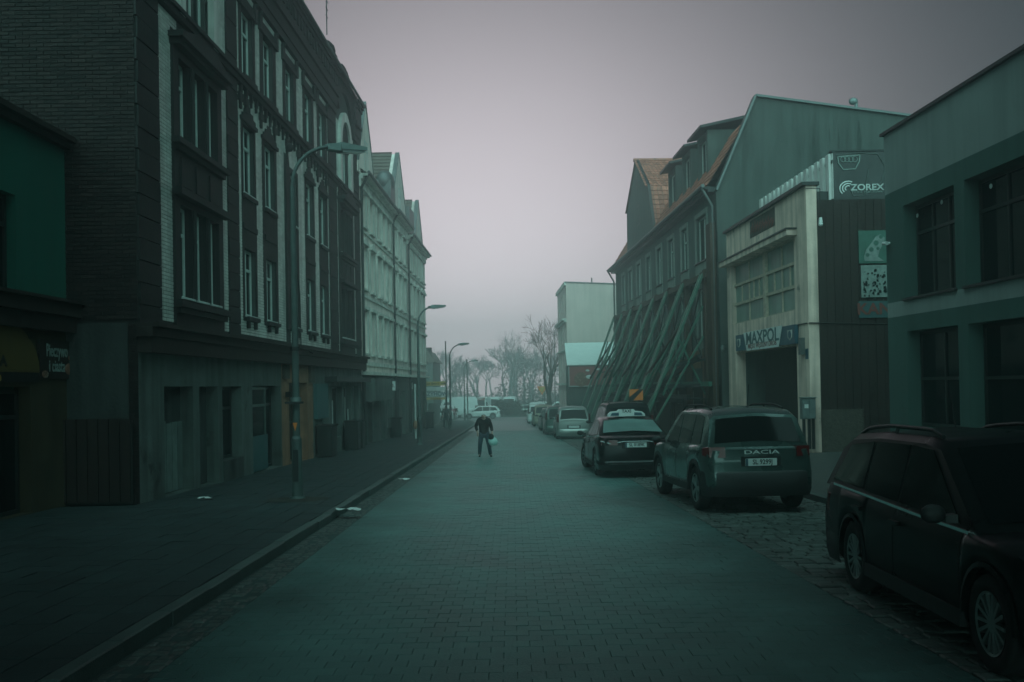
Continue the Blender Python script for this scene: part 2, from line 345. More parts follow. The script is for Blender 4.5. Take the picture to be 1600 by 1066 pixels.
def window_meshes(w_, h_, style, fm, gm):
    k = (round(w_, 2), round(h_, 2), style, fm, gm)
    if k in WC: return WC[k]
    f = MB(); g = []; t = .07; d = .07
    f.box(-w_ / 2, w_ / 2, 0, d, 0, t); f.box(-w_ / 2, w_ / 2, 0, d, h_ - t, h_)
    f.box(-w_ / 2, -w_ / 2 + t, 0, d, t, h_ - t); f.box(w_ / 2 - t, w_ / 2, 0, d, t, h_ - t)
    nc, tr = {'T': (2, .70), 'two': (2, None), 'one': (1, None), 'oneT': (1, .7), 'door': (1, .78), 'four': (4, .5), 'three': (3, .7), 'cross': (2, .5)}[style]
    zs = [t, h_ - t] if tr is None else [t, h_ * tr - .035, h_ * tr + .035, h_ - t]
    if tr: f.box(-w_ / 2 + t, w_ / 2 - t, -.01, d, h_ * tr - .035, h_ * tr + .035)
    cw = (w_ - 2 * t) / nc
    rows = [(zs[0], zs[1])] + ([(zs[2], zs[3])] if tr else [])
    for (za, zb) in rows:
        for i in range(1, nc): f.box(-w_ / 2 + t + i * cw - .03, -w_ / 2 + t + i * cw + .03, .002, d, za, zb)
        for i in range(nc):
            x0 = -w_ / 2 + t + i * cw + (.03 if i else 0); x1 = -w_ / 2 + t + (i + 1) * cw - (.03 if i < nc - 1 else 0)
            g.append(MB().box(x0, x1, .035, .05, za, zb).mesh('pane', T[gm]))
    WC[k] = (f.mesh('window', T[fm]), g); return WC[k]
def window(parent, fr, a, z, w_, h_, n=-.15, style='T', fm='frame', gm='glass', name='window', panes=True):
    fme, gs = window_meshes(w_, h_, style, fm, gm)
    right = fr.d.cross(-fr.n).z < 0
    xd = -fr.d if right else fr.d
    ang = math.atan2(xd.y, xd.x)
    o = inst(fme, name, parent, fr.P(a, n, z), (0, 0, ang))
    for g in gs:
        p = bpy.data.objects.new('pane', g); C.objects.link(p); p.parent = o
    return o
def brick_field(fr, a0, a1, z0, z1, bw, bh, holes, out, n=.0, th=.02, jz=0., gap=.012, first=None):
    row = 0; z = z0
    while z + bh * .6 < z1:
        zz = min(z + bh - gap, z1)
        a = a0 - (bw / 2 if row % 2 else 0)
        while a < a1:
            s0, s1 = max(a, a0), min(a + bw - gap, a1); a += bw
            if s1 - s0 < .03: continue
            segs = [(s0, s1)]
            for h in holes:
                if h[2] < (z + zz) / 2 < h[3]:
                    ns = []
                    for p, q_ in segs:
                        if q_ <= h[0] or p >= h[1]: ns.append((p, q_))
                        else:
                            if p < h[0] - .02: ns.append((p, h[0]))
                            if q_ > h[1] + .02: ns.append((h[1], q_))
                    segs = ns
            for p, q_ in segs:
                t = th + random.uniform(-jz, jz)
                if first is not None and first(p, q_, z, zz, t): continue
                out.piece(lambda A, B, H: fr.P(A, n + H, B), p, q_, z, zz, 0, t, .004)
        z += bh; row += 1
    return out
# ------------------------------------------------------------------ the ground, road and pavements
def sheet(name, pts, m, dz=0., label=None, kind='structure'):   # pts: list of (xl, xr, y) rows
    b = MB(); vs = []; fs = []
    for i, (xl, xr, y) in enumerate(pts):
        vs += [(xl, y, gz(y) + dz), (xr, y, gz(y) + dz)]
        if i: fs.append((2 * i - 2, 2 * i - 1, 2 * i + 1, 2 * i))
    b.add(vs, fs); o = b.build(name, m); o['kind'] = kind; return o
ground = sheet('ground', [(-99, 99, -23), (-99, 99, 150), (-99, 99, 263)], T['soil'], -.07)
XK = lambda y: -3.02 if y < 68 else -3.02 - ((y - 68) / 14.0) ** 2.2 * .42
XE = lambda y: 3.2 - .019 * y
XS = lambda y: 6.1 - .03 * y                     # right kerb behind the parking strip
XWL = lambda y: -7.32 + .0183 * y
XWR = lambda y: 10.0 - .035 * y
road = sheet('road', [(XK(y), XE(y), y) for y in range(-12, 62, 6)], T['joint'], -.011)
sheet('road_beyond', [(XK(y), XE(y), y) for y in (60, 64, 68, 72, 76, 80, 84, 88, 92, 95, 97.5)] , T['damp_paver'], .0)
sheet('cross_street', [(-90, 90, 97.5), (-90, 90, 113)], T['damp'], .004)
sheet('parking_lot', [(-90, 90, 113), (-90, 90, 150), (-90, 90, 175)], T['damp'], -.004)
# pavers: 0.20 x 0.165, running bond; the nearest 300 single, the rest one mesh
PW, PD, GAP = .20, .165, .003
pav = MB(); near = MB(); pm = MB()
pm.piece(lambda a, b_, h: (a, b_, h), -PW / 2 + GAP / 2, PW / 2 - GAP / 2, -PD / 2 + GAP / 2, PD / 2 - GAP / 2, -.022, 0, .004)
pme = pm.mesh('paver', T['paver']); cnt = 0
y = -2.0; row = 0
while y < 60:
    x0, x1 = XK(y) + .44, XE(y) - .02
    k0 = math.floor(x0 / PW); off = PW / 2 if row % 2 else 0
    x = k0 * PW + off - PW
    while x < x1:
        a, b_ = max(x, x0), min(x + PW, x1)
        if b_ - a > .05:
            hz = random.uniform(-.0022, .0022)
            if cnt < 300 and y > 5.35 and b_ - a > PW - .001 and abs(x / y) < .6:
                o = inst(pme, 'paver', road, (x + PW / 2, y + PD / 2, gz(y + PD / 2) + hz), (random.uniform(-.008, .008), random.uniform(-.008, .008), random.uniform(-.01, .01))); cnt += 1
            else:
                zt = random.uniform(-.002, .002)
                pav.piece(lambda A, B, H: (A, B, gz(B) + H + hz), a + GAP / 2, b_ - GAP / 2, y + GAP / 2, y + PD - GAP / 2, -.022, 0, .004, j=.001)
        x += PW
    y += PD; row += 1
pav.build('paver_field', T['paver'], road, kind='stuff')
# right parking strip of rough setts
park = sheet('parking_strip', [(XE(y), XS(y) + .02, y) for y in range(-12, 98, 6)], T['joint'], -.03)
set_ = MB(); cnt = 0
y = -2.0
while y < 48:
    d = random.uniform(.13, .19); x = XE(y) + .0
    while x < XS(y):
        w_ = random.uniform(.14, .26); hz = random.uniform(-.012, .006)
        tgt = set_
        single = cnt < 300 and 7.2 < y < 14 and x < 4.6
        args = (x + .008, min(x + w_ - .008, XS(y)), y + .008, y + d - .008)
        if args[1] - args[0] > .04:
            if single:
                t_ = MB(); t_.piece(lambda A, B, H: (A, B, gz(B) + H + hz), *args, -.03, 0, .014, j=.008)
                cx_, cy_ = (args[0] + args[1]) / 2, (args[2] + args[3]) / 2
                me = t_.mesh('sett', T['cobble'], (cx_, cy_, 0)); inst(me, 'sett', park, (cx_, cy_, 0)); cnt += 1
            else: set_.piece(lambda A, B, H: (A, B, gz(B) + H + hz), *args, -.03, 0, .014, j=.008)
        x += w_
    y += d
set_.build('sett_field', T['cobble'], park, kind='stuff')
gut = MB(); y = -2.0                                # gutter of setts along the left kerb
while y < 62:
    d = random.uniform(.12, .17); x = XK(y) + .02
    while x < XK(y) + .42:
        w_ = random.uniform(.1, .16); hz = random.uniform(-.012, .003)
        gut.piece(lambda A, B, H: (A, B, gz(B) + H + hz), x + .006, min(x + w_, XK(y) + .43) - .006, y + .006, y + d - .006, -.022, 0, .02, j=.008); x += w_
    y += d
gut.build('gutter_setts', T['cobble'], road, kind='stuff')
# left pavement with slabs and kerb stones
pave = sheet('pavement', [(XWL(y) - 1.6 if y < 17 else XWL(y), XK(y) - .14, y) for y in [-12, 0, 8, 16.9, 17.0] + list(range(20, 72, 4)) + [72, 76, 80, 84, 88, 92]], T['joint'], KERB - .02)
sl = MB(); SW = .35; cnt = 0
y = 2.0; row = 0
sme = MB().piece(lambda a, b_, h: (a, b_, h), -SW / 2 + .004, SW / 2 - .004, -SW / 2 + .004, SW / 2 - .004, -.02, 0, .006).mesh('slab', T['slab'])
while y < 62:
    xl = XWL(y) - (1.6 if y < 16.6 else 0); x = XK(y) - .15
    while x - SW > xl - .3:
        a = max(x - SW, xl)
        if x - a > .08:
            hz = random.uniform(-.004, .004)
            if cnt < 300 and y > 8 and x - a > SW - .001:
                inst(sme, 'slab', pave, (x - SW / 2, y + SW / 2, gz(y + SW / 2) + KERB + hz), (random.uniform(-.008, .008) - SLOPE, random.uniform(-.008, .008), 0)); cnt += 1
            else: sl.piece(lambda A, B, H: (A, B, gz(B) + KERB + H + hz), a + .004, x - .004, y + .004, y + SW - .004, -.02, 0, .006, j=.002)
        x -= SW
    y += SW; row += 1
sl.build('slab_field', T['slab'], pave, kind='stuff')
for i in range(0, 92):
    y0 = 1.0 + i * 1.0; x = XK(y0); x2 = XK(y0 + 1)
    k = MB(); dx = random.uniform(-.012, .012); dz = random.uniform(-.008, .01)
    P = lambda A, B, H: (A + (x2 - x) * (B - y0), B, gz(B) + H)
    k.piece(P, x - .15 + dx, x + dx, y0 + .006, y0 + .994, -.05, KERB + dz, .018)
    me = k.mesh('kerb_stone', T['kerb'], (x, y0, 0)); inst(me, 'kerb_stone', pave, (x, y0, 0))
# right pavement: rises gently to the facades
rp = MB(); vs = []; fs = []
rows = [-12, 0, 8, 16, 24, 30, 38, 50, 66, 80, 96]
for i, yy in enumerate(rows):
    vs += [(XS(yy), yy, gz(yy) + .10), (XWR(yy) + (6 if yy < 40 else 1), yy, gz(yy) + .32)]
    if i: fs.append((2 * i - 2, 2 * i - 1, 2 * i + 1, 2 * i))
rp.add(vs, fs); rpo = rp.build('pavement_right', T['asphalt']); rpo['kind'] = 'structure'
for i in range(0, 70):
    y0 = 1.0 + i; x = XS(y0)
    k = MB(); k.piece(lambda A, B, H: (A - .03 * (B - y0), B, gz(B) + H), x - .14, x + .01, y0 + .006, y0 + .994, -.05, .11, .018)
    inst(k.mesh('kerb_stone', T['kerb'], (x, y0, 0)), 'kerb_stone', rpo, (x, y0, 0))
# dirt patch round the lamp post and small litter
dp = MB(); n = 22
pts = [(-4.12 + math.cos(t * 2 * math.pi / n) * random.uniform(.5, .75), 17.25 + math.sin(t * 2 * math.pi / n) * random.uniform(.4, .6)) for t in range(n)]
dp.add([(-4.12, 17.25, gz(17.25) + KERB + .03)] + [(a, b_, gz(b_) + KERB + .005) for a, b_ in pts], [(0, i + 1, (i + 1) % n + 1) for i in range(n)], 0, True)
tag(dp.build('dirt_mound', T['kerbstain']), 'damp dirt and leaves heaped round the foot of the nearest lamp post', 'dirt', kind='stuff')
def litter(px, py, s, lbl, h=KERB):
    r = ray(px, py); t = (-CAMH + h) / (r.z + SLOPE * r.y); p = r * t
    m = MB(); g = 6; vs = []
    for i in range(g):
        for j in range(3): vs.append((p.x + (i / (g - 1) - .5) * s * 1.5 + random.uniform(-.03, .03), p.y + (j - 1) * s * .4 + random.uniform(-.04, .04) - (i - 3) * .04, p.z + random.uniform(.005, .05)))
    m.add(vs, [(i * 3 + j, (i + 1) * 3 + j, (i + 1) * 3 + j + 1, i * 3 + j + 1) for i in range(g - 1) for j in range(2)])
    tag(m.build('paper_litter', T['white']), lbl, 'litter')
litter(543, 798, .28, 'crumpled white paper lying across the left kerb by the lamp post')
litter(632, 750, .2, 'small scrap of white paper in the gutter further along', 0)
litter(322, 780, .22, 'white scrap of paper at the foot of the grey shopfront')
litter(1266, 770, .16, 'bit of white litter on the setts behind the teal car', 0)
# ------------------------------------------------------------------ left side: bakery
def bld(name, label, cat='building', loc=(0, 0, 0), group=None): return thing(name, label, cat, loc, 0, group)
FB = Frame((-8.65, 0, 0), (0.0183, 1, 0), (1, -0.0183, 0))
bk = bld('bakery', 'low mint green bakery with shop signs at the left edge', 'building', (-8.4, 8, gz(8) + KERB))
sB = 17.3
zt = FB.z(108, 228); zc1 = FB.z(108, 478); zc0 = FB.z(108, 498)
b = MB()
def hb(px, py): return FB.hit(px, py)
w0 = hb(0, 290); w1 = hb(25, 465)
wl = (hb(24, 300)[0] - 1.3, hb(24, 300)[0], FB.z(24, 460), FB.z(24, 305))
wall(b, FB, 2.6, sB, zc1, zt, [wl, (wl[0] - 3.2, wl[1] - 3.2, wl[2], wl[3]), (wl[0] - 6.4, wl[1] - 6.4, wl[2], wl[3])], .22, m=0)
b.fb(FB, 2.6, sB, -9, -.3, gz(8) - .4, zt - .15, 0)
b.build('wall', T['mint'], bk)
b = MB(); b.fb(FB, 2.6, sB + .02, -.1, .22, zt, zt + .10); b.fb(FB, 2.6, sB + .02, -.1, .12, zt - .12, zt - .002); b.build('cornice', T['darkbrown'], bk)
b = MB(); b.fb(FB, 2.6, sB + .02, 0, .30, zc0, zc1 - .01); b.fb(FB, 2.6, sB + .02, 0, .38, zc1 - .008, zc1 + .05); b.fb(FB, 2.6, sB, .0, .2, zc0 - .28, zc0 - .004); b.build('shop_cornice', T['darkbrown'], bk)
zs0 = FB.z(80, 592); zs1 = FB.z(80, 535)
dr = (13.6, FB.s(48), gz(15) + KERB, FB.z(40, 604))
b = MB(); wall(b, FB, 2.6, sB, gz(0) - .4, zc0 - .28, [dr], .3, m=0); b.build('shopfront', T['ochre'], bk)
window(bk, FB, (dr[0] + dr[1]) / 2, dr[2], dr[1] - dr[0] - .06, dr[3] - dr[2] - .05, -.2, 'door', 'dframe', name='door')
for i in range(3): window(bk, FB, (wl[0] + wl[1]) / 2 - 3.2 * i, wl[2], wl[1] - wl[0], wl[3] - wl[2], -.16, 'T', 'dframe')
T['ochreboard'] = mat('faded_ochre_board', (.11, .075, .02), .7, .2, 3)
# signs on the bakery
sg = thing('bakery_sign', 'ochre half round bakery sign above the shop door', 'sign', FB.P(14.8, .05, zs0))
a0, a1 = 12.6, FB.s(57)
p = MB(); p.fb(FB, a0, a1, .0, .05, FB.z(30, 597), FB.z(30, 582)); p.build('board', T['ink'], sg)
cx_ = (a0 + a1) / 2; rr = (a1 - a0) / 2; z0_ = FB.z(30, 578)
pts = [(cx_ + rr * math.cos(t * math.pi / 20), z0_ + rr * .56 * math.sin(t * math.pi / 20)) for t in range(21)]
p = MB(); p.prism(FB, pts, 0, .06); p.fb(FB, a0, a1, 0, .055, FB.z(30, 582) + .003, z0_ - .003, 0); p.build('arch_board', T['ochreboard'], sg)
letter('PIEKARNIA', FB.P(cx_, .062, z0_ + .13), FB.d, T['ink'], sg, .24, sx=1.15, bold=.01)
letter('Boguszowice', FB.P(cx_, .053, (FB.z(30, 597) + FB.z(30, 582)) / 2), FB.d, T['yellow'], sg, .2, bold=.006)
letter('Rok zał.', FB.P(cx_, .062, z0_ + .33), FB.d, T['redbrown'], sg, .12)
for i, ch in enumerate('KRZYSZTOF'):
    t = math.pi * (.90 - i * .8 / 8); letter(ch, FB.P(cx_ + (rr + .02) * math.cos(t), .065, z0_ + (rr * .56 + .03) * math.sin(t)), FB.d, T['ink'], sg, .15)
wh = MB()
for i in range(7):
    c = FB.P(cx_ - .1 + i * .035, .065, z0_ + .42 + i * .05); wh.sphere(c, .035, 6, sc=(.3, 1, 1.3)); wh.sphere(c + Vector((0, .05, .0)), .03, 6, sc=(.3, 1, 1.3))
wh.build('wheat_ear', T['ink'], sg)
sg = thing('pastry_sign', 'dark sign with pale lettering and pictures of bread beside the ochre sign', 'sign', FB.P(16.6, .05, zs0))
b0, b1 = FB.s(58), FB.s(111)
p = MB(); p.fb(FB, b0, b1, 0, .05, FB.z(80, 592), FB.z(80, 532)); p.build('board', T['darkbrown'], sg)
letter('Pieczywo', FB.P((b0 + b1) / 2, .053, FB.z(82, 549)), FB.d, T['greyprint'], sg, .32, sx=.62, bold=.006)
letter('i ciasta', FB.P((b0 + b1) / 2, .053, FB.z(85, 573)), FB.d, T['greyprint'], sg, .30, sx=.7, bold=.006)
for (px, py, r_) in ((104, 577, .16), (66, 585, .10), (106, 560, .08)):
    p = MB(); a, z = FB.hit(px, py); p.sphere(FB.P(a, .055, z), r_, 10, sc=(.06, 1.2, .7)); p.build('bread_picture', T['food'], sg)

# ------------------------------------------------------------------ left side: the long brick tenement
t1 = bld('brick_tenement', 'long dark brick tenement with cream glazed brickwork and arched bays', 'building', (-7, 28, gz(28) + KERB))
S0, S1 = 17.05, 39.7
ZB, ZCB, ZT = 1.22, 10.5, 12.25
cols = [(23.25, 24.65, 'w'), (25.1, 26.7, 'w'), (27.45, 29.05, 'c'), (29.9, 31.4, 'w'), (31.9, 33.45, 'w')]
holes = []; wins = []; surr = []
def add_win(a, z0, z1, w_=.95, st='T'):
    holes.append((a - w_ / 2, a + w_ / 2, z0, z1)); wins.append((a, z0, w_, z1 - z0, st))
for a0, a1, k in cols:
    c = (a0 + a1) / 2
    add_win(c, 8.12, 9.95); surr.append((a0, a1, 8.05, 10.3, 'f'))
    if k == 'w':
        add_win(c, 5.1, 6.9); add_win(c, 1.9, 3.65); surr.append((a0 + .08, a1 - .08, 1.75, 6.95, 'p'))
    else:
        c2 = c + .3; add_win(c2, 5.1, 6.7, .8); add_win(c2, 1.9, 3.6, .8); surr.append((c2 - .55, c2 + .55, 1.75, 6.85, 'n'))
pil = [(S0, 18.1), (22.2, 23.05), (33.6, 35.0), (38.6, S1)]
bays = [(18.75, 21.7), (35.25, 38.1)]
for a0, a1 in bays:
    for (z0, z1) in ((1.95, 3.9), (5.3, 7.0)):
        c = (a0 + a1) / 2
        for k in (-1, 0, 1): add_win(c + k * .86, z0, z1, .66)
    add_win((a0 + a1) / 2, 8.2, 10.2, 1.25); add_win((a0 + a1) / 2 - .95, 8.2, 9.5, .5, 'oneT'); add_win((a0 + a1) / 2 + .95, 8.2, 9.5, .5, 'oneT')
b = MB(); wall(b, FL, S0, S1, ZB, ZT - .3, holes, .16)
b.build('wall', T['mortar'], t1)
ex = holes + [(a0, a1, z0, z1) for a0, a1, z0, z1, k in surr] + [(a, b_, 0, 14) for a, b_ in pil] + [(a, b_, 0, 7.55) for a, b_ in bays] + [(a + .35, b_ - .35, 7.5, 10.9) for a, b_ in bays] + [(S0, S1, 7.78, 8.06)]
for px, py_ in ((0, 0),): pass
ex.append((27.45, 28.05, 1.2, 7.2))
bf = brick_field(FL, 18.1, 38.6, ZB + .18, ZCB, .262, .077, ex, MB(), .0, .022)
o = bf.build('glazed_brickwork', T['cream'], t1, kind='stuff')
for a, z0, w_, h_, st in wins: window(t1, FL, a, z0, w_, h_, -.09, st)
# pilasters with rusticated courses
for a0, a1 in pil:
    b = MB(); z = ZB; i = 0
    while z < ZCB + .2:
        h = .42; b.fb(FL, a0 + (.03 if i % 2 else 0), a1 - (.03 if i % 2 else 0), 0, .045 + (.012 if i % 2 else 0), z, z + h - .02); z += h; i += 1
    b.build('pilaster', T['brown'], t1)
# dark surrounds: stepped peaked heads, ears and aprons
def frame_ring(mb, a0, a1, z0, z1, hs, n1, m=0):
    A = [a0, a1]; wall(mb, FL, a0, a1, z0, z1, hs, n1, n1, m)
    for (p, q_) in ((a0, a0), (a1, a1)): mb.add([FL.P(p, 0, z0), FL.P(p, n1, z0), FL.P(p, n1, z1), FL.P(p, 0, z1)], [(0, 1, 2, 3)], m)
    mb.add([FL.P(a0, 0, z1), FL.P(a1, 0, z1), FL.P(a1, n1, z1), FL.P(a0, n1, z1)], [(0, 1, 2, 3)], m)
    mb.add([FL.P(a0, 0, z0), FL.P(a1, 0, z0), FL.P(a1, n1, z0), FL.P(a0, n1, z0)], [(0, 1, 2, 3)], m)
for a0, a1, z0, z1, k in surr:
    b = MB(); hs = [h for h in holes if a0 < (h[0] + h[1]) / 2 < a1 and z0 < (h[2] + h[3]) / 2 < z1]
    frame_ring(b, a0, a1, z0, z1, hs, .035); c = (a0 + a1) / 2; w_ = (a1 - a0) / 2
    if k == 'p':
        for i, (f, hh) in enumerate(((1.1, .10), (.86, .12), (.58, .14), (.28, .14))):
            zz = z1 + sum(x[1] for x in ((1.1, .10), (.86, .12), (.58, .14), (.28, .14))[:i]); b.fb(FL, c - w_ * f, c + w_ * f, 0, .09 - .015 * i, zz + .002, zz + hh)
        b.fb(FL, c - .6, c + .6, .035, .07, 4.15, 4.3); b.fb(FL, c - .58, c + .58, .035, .10, 4.95, 5.06)
    if k == 'f':
        for s_ in (-1, 1): b.fb(FL, c + s_ * w_ - .11, c + s_ * w_ + .11, 0, .10, z1 - .35, z1 + .08); b.sphere(FL.P(c + s_ * w_, .06, z1 + .1), .09, 8)
        b.fb(FL, c - w_ + .13, c + w_ - .13, .0, .09, z1 - .35, z1 - .2)
    b.fb(FL, c - w_ * .8, c + w_ * .8, .035, .14, z0 + .02, z0 + .12)
    for j in (-.5, .5): b.fb(FL, c + j * w_ - .06, c + j * w_ + .06, .0, .10, z0 - .18, z0 + .02)
    b.build('window_surround', T['brown'], t1)
    b = MB(); hz = [h for h in hs]
    for h in hz: b.fb(FL, h[0] - .03, h[1] + .03, -.12, .07, h[2] - .04, h[2] + .01)
    b.build('sill', T['offwhite'], t1)
# obelisk with ball
b = MB(); b.prism(FL, [(27.5, 1.8), (28.0, 1.8), (28.0, 6.6), (27.87, 6.9), (27.75, 7.25), (27.63, 6.9), (27.5, 6.6)], 0, .08)
b.sphere(FL.P(27.75, .12, 7.36), .14, 10); b.build('obelisk_ornament', T['brown'], t1)
# bays: stacked window groups with hoods
for bi, (a0, a1) in enumerate(bays):
    b = MB(); hs = [h for h in holes if a0 < (h[0] + h[1]) / 2 < a1 and h[2] < 7.2]
    wall(b, FL, a0, a1, ZB, 7.3, hs, .22, .08)
    for a in (a0, a1): b.add([FL.P(a, 0, ZB), FL.P(a, .08, ZB), FL.P(a, .08, 7.3), FL.P(a, 0, 7.3)], [(0, 1, 2, 3)])
    b.fb(FL, a0 - .12, a1 + .12, 0, .34, 7.3, 7.42); b.fb(FL, a0 - .05, a1 + .05, 0, .24, 7.18, 7.298); b.prism(FL, [(a0 - .1, 7.422), (a1 + .1, 7.422), ((a0 + a1) / 2 + .5, 7.7), ((a0 + a1) / 2 - .5, 7.7)], 0, .3)
    b.fb(FL, a0 - .1, a1 + .1, .08, .24, 5.12, 5.24); b.fb(FL, a0, a1, .08, .17, 5.0, 5.118)
    b.fb(FL, a0 - .1, a1 + .1, .08, .26, 4.05, 4.2); b.fb(FL, a0 - .1, a1 + .1, .08, .24, 1.72, 1.86); b.fb(FL, a0, a1, .08, .17, 1.6, 1.718)
    c = (a0 + a1) / 2
    for z0, z1 in ((1.95, 3.9), (5.3, 7.0)):
        for k in (-.43, .43): b.cyl(FL.P(c + k, .09, z0), FL.P(c + k, .09, z1), .05, n=8)
    for k in range(3): b.fb(FL, c + (k - 1) * .86 - .3, c + (k - 1) * .86 + .3, .08, .11, 4.3, 4.9)
    b.build('bay_surround', T['brown'], t1)
    b = MB()
    for h in hs: b.fb(FL, h[0] - .02, h[1] + .02, -.05, .13, h[2] - .04, h[2] + .005)
    b.build('sill', T['offwhite'], t1)
    # arch over the third floor
    b = MB(); n = 14; ro, ri = 1.18, .86; zc = 9.7
    po = [(c - ro * math.cos(math.pi * i / n), zc + ro * 1.15 * math.sin(math.pi * i / n)) for i in range(n + 1)]
    pi_ = [(c - ri * math.cos(math.pi * i / n), zc + ri * 1.15 * math.sin(math.pi * i / n)) for i in range(n + 1)]
    for i in range(n): b.prism(FL, [po[i], po[i + 1], pi_[i + 1], pi_[i]], 0, .14)
    for s_ in (-1, 1): b.fb(FL, c + (s_ * (ro + ri) / 2) - (ro - ri) / 2, c + (s_ * (ro + ri) / 2) + (ro - ri) / 2, 0, .14, 7.95, zc - .003)
    b.build('arch', T['cream'], t1)
    b = MB(); b.prism(FL, [(c - ri, 9.6)] + pi_ + [(c + ri, 9.6)], .0, .05); b.build('arch_panel', T['brown'], t1)
    # raised gable above the cornice
    b = MB(); n = 12; gp = [(a0 - .5, ZCB)] + [(c - (1.95) * math.cos(math.pi * i / n), 11.9 + 1.25 * math.sin(math.pi * i / n)) for i in range(n + 1)] + [(a1 + .5, ZCB)]
    inner = [(c - 1.25, ZCB)]
    for i in range(n):
        f0, f1 = math.pi * i / n, math.pi * (i + 1) / n
        b.prism(FL, [(c - 2.0 * math.cos(f0), 11.5 + 1.45 * math.sin(f0)), (c - 2.0 * math.cos(f1), 11.5 + 1.45 * math.sin(f1)), (c - 1.2 * math.cos(f1), 10.9 + .95 * math.sin(f1)), (c - 1.2 * math.cos(f0), 10.9 + .95 * math.sin(f0))], -.4, .12)
    b.build('round_gable', T['brown'], t1)
# string course with pendants
b = MB(); b.fb(FL, S0, S1, 0, .12, 7.82, 7.95); b.fb(FL, S0, S1, 0, .18, 7.952, 8.04)
a = 23.2
while a < S1 - 1:
    if not any(p - .1 < a < q_ + .1 for p, q_ in pil):
        b.fb(FL, a, a + .12, 0, .10, 7.62, 7.818); b.fb(FL, a + .02, a + .10, 0, .08, 7.48, 7.618)
        if int((a - 23.2) / .45) % 3 == 0: b.fb(FL, a - .08, a + .2, 0, .10, 7.4, 7.60); b.fb(FL, a + .0, a + .12, 0, .08, 7.2, 7.4)
    a += .45
b.build('string_course', T['brown'], t1)
# main cornice, roof edge, gutter
b = MB()
for i, (z0, z1, n1) in enumerate(((10.5, 10.75, .12), (10.752, 11.15, .16), (11.152, 11.3, .24), (11.302, 11.9, .2), (11.902, 12.05, .26), (12.052, 12.2, .32))):
    for (p, q_) in ((S0, 18.2), (21.9, 34.9), (38.4, S1)): b.fb(FL, p, q_, -.1, n1, z0, z1)
a = 21.9
while a < 34.8: b.fb(FL, a, a + .14, .2, .25, 11.5, 11.88); a += .42
b.build('cornice', T['brown'], t1)
b = MB(); b.cyl(FL.P(S0, .36, 12.24), FL.P(S1, .36, 12.24), .06); b.build('gutter', T['zinc'], t1)
b = MB(); b.add([FL.P(S0, .3, 12.21), FL.P(S1, .3, 12.21), FL.P(S1, -9, 13.3), FL.P(S0, -9, 13.3)], [(0, 1, 2, 3)]); b.build('roof', T['tiledark'], t1)
for s_, h in ((33.9, 1.6), (36.9, 1.2)):
    pass
ch = MB(); ch.fb(FL, 33.6, 34.8, -.5, .2, 12.1, 12.7); ch.sphere(FL.P(34.2, -.12, 12.7), .5, 12, sc=(.75, 1, .8)); ch.build('corner_turret', T['brown'], t1)
an = tag(MB().tube([FL.P(33.9, 0, 13.2), FL.P(33.9, 0, 14.9)], .022, 6).tube([FL.P(33.75, 0, 14.8), FL.P(34.2, 0, 14.8)], .015, 5).tube([FL.P(33.75, 0, 14.5), FL.P(34.2, 0, 14.5)], .015, 5).tube([FL.P(33.75, 0, 14.2), FL.P(34.15, 0, 14.2)], .015, 5).tube([FL.P(33.75, 0, 13.9), FL.P(34.1, 0, 13.9)], .015, 5).build('aerial', T['darkmetal']), 'thin roof aerial with short rungs on the dark brick tenement', 'aerial')
# ledge between the shops and the upper floors
b = MB(); b.fb(FL, S0 - .05, S1, 0, .30, 1.02, 1.2); b.fb(FL, S0 - .05, S1, 0, .42, 1.202, 1.28); b.fb(FL, S0, S1, 0, .25, .72, 1.018); b.build('ledge', T['darkbrown'], t1)
# stained skirt of low brick below first floor windows left as glazed brick; shop level
zg = gz(17) + KERB - .3
oh = []
def op(px0, px1, pyt, pyb=None, n=0):
    a0 = FL.s(px0, pyt); a1 = FL.s(px1, pyt); z1 = FL.z((px0 + px1) / 2, pyt); z0 = gz((a0 + a1) / 2) + KERB if pyb is None else FL.z((px0 + px1) / 2, pyb)
    oh.append((a0, a1, z0, z1)); return oh[-1]
o1 = op(256, 301, 604); o2 = op(311, 340, 604); o3 = op(347, 377, 604); o4 = op(394, 438, 603)
o5 = (27.75, 30.0, gz(29) + KERB, FL.z(465, 598))
o6 = op(502, 514, 604); o7 = op(518, 534, 604, 684); o8 = op(537, 548, 603); o9 = op(551, 560, 603, 675)
oh = [o1, o2, o3, o4, o5, o6, o7, o8, o9]
b = MB(); wall(b, FL, S0, 26.9, zg - .4, .72, oh[:4], .32); b.build('shop_wall', T['greyplaster'], t1)
b = MB(); wall(b, FL, 26.9, 30.75, zg - .4, .72, [o5], .32); b.build('door_surround', T['orange'], t1)
b = MB(); wall(b, FL, 30.75, S1, zg - .4, .72, oh[5:], .32); b.build('shop_wall', T['greyplaster'], t1)
# fittings in the openings
b = MB(); b.fb(FL, o1[0], o1[1], -.32, -.28, o1[2], o1[3]); b.fb(FL, o2[0], o2[1], -.32, -.28, o2[2], o2[3]); b.build('boarded_opening', T['gableplaster'], t1)
b = MB()
for i in range(5): b.fb(FL, o1[0] + .1 + i * .3, o1[0] + .37 + i * .3, -.28, -.24, o1[2] + .02, o1[2] + 1.5 + random.uniform(-.06, .06))
b.build('loose_boards', T['fence'], t1)
window(t1, FL, (o3[0] + o3[1]) / 2, o3[2] + .5, o3[1] - o3[0], o3[3] - o3[2] - .5, -.26, 'T', 'darkmetal' if False else 'dframe')
b = MB(); b.fb(FL, o3[0], o3[1], -.3, .04, o3[2], o3[2] + .5); b.build('shop_sill', T['gableplaster'], t1)
dw = o4[1] - o4[0]
window(t1, FL, o4[0] + dw * .3, o4[2] + .02, dw * .55, o4[3] - o4[2] - .05, -.1, 'door', 'p_green', name='door')
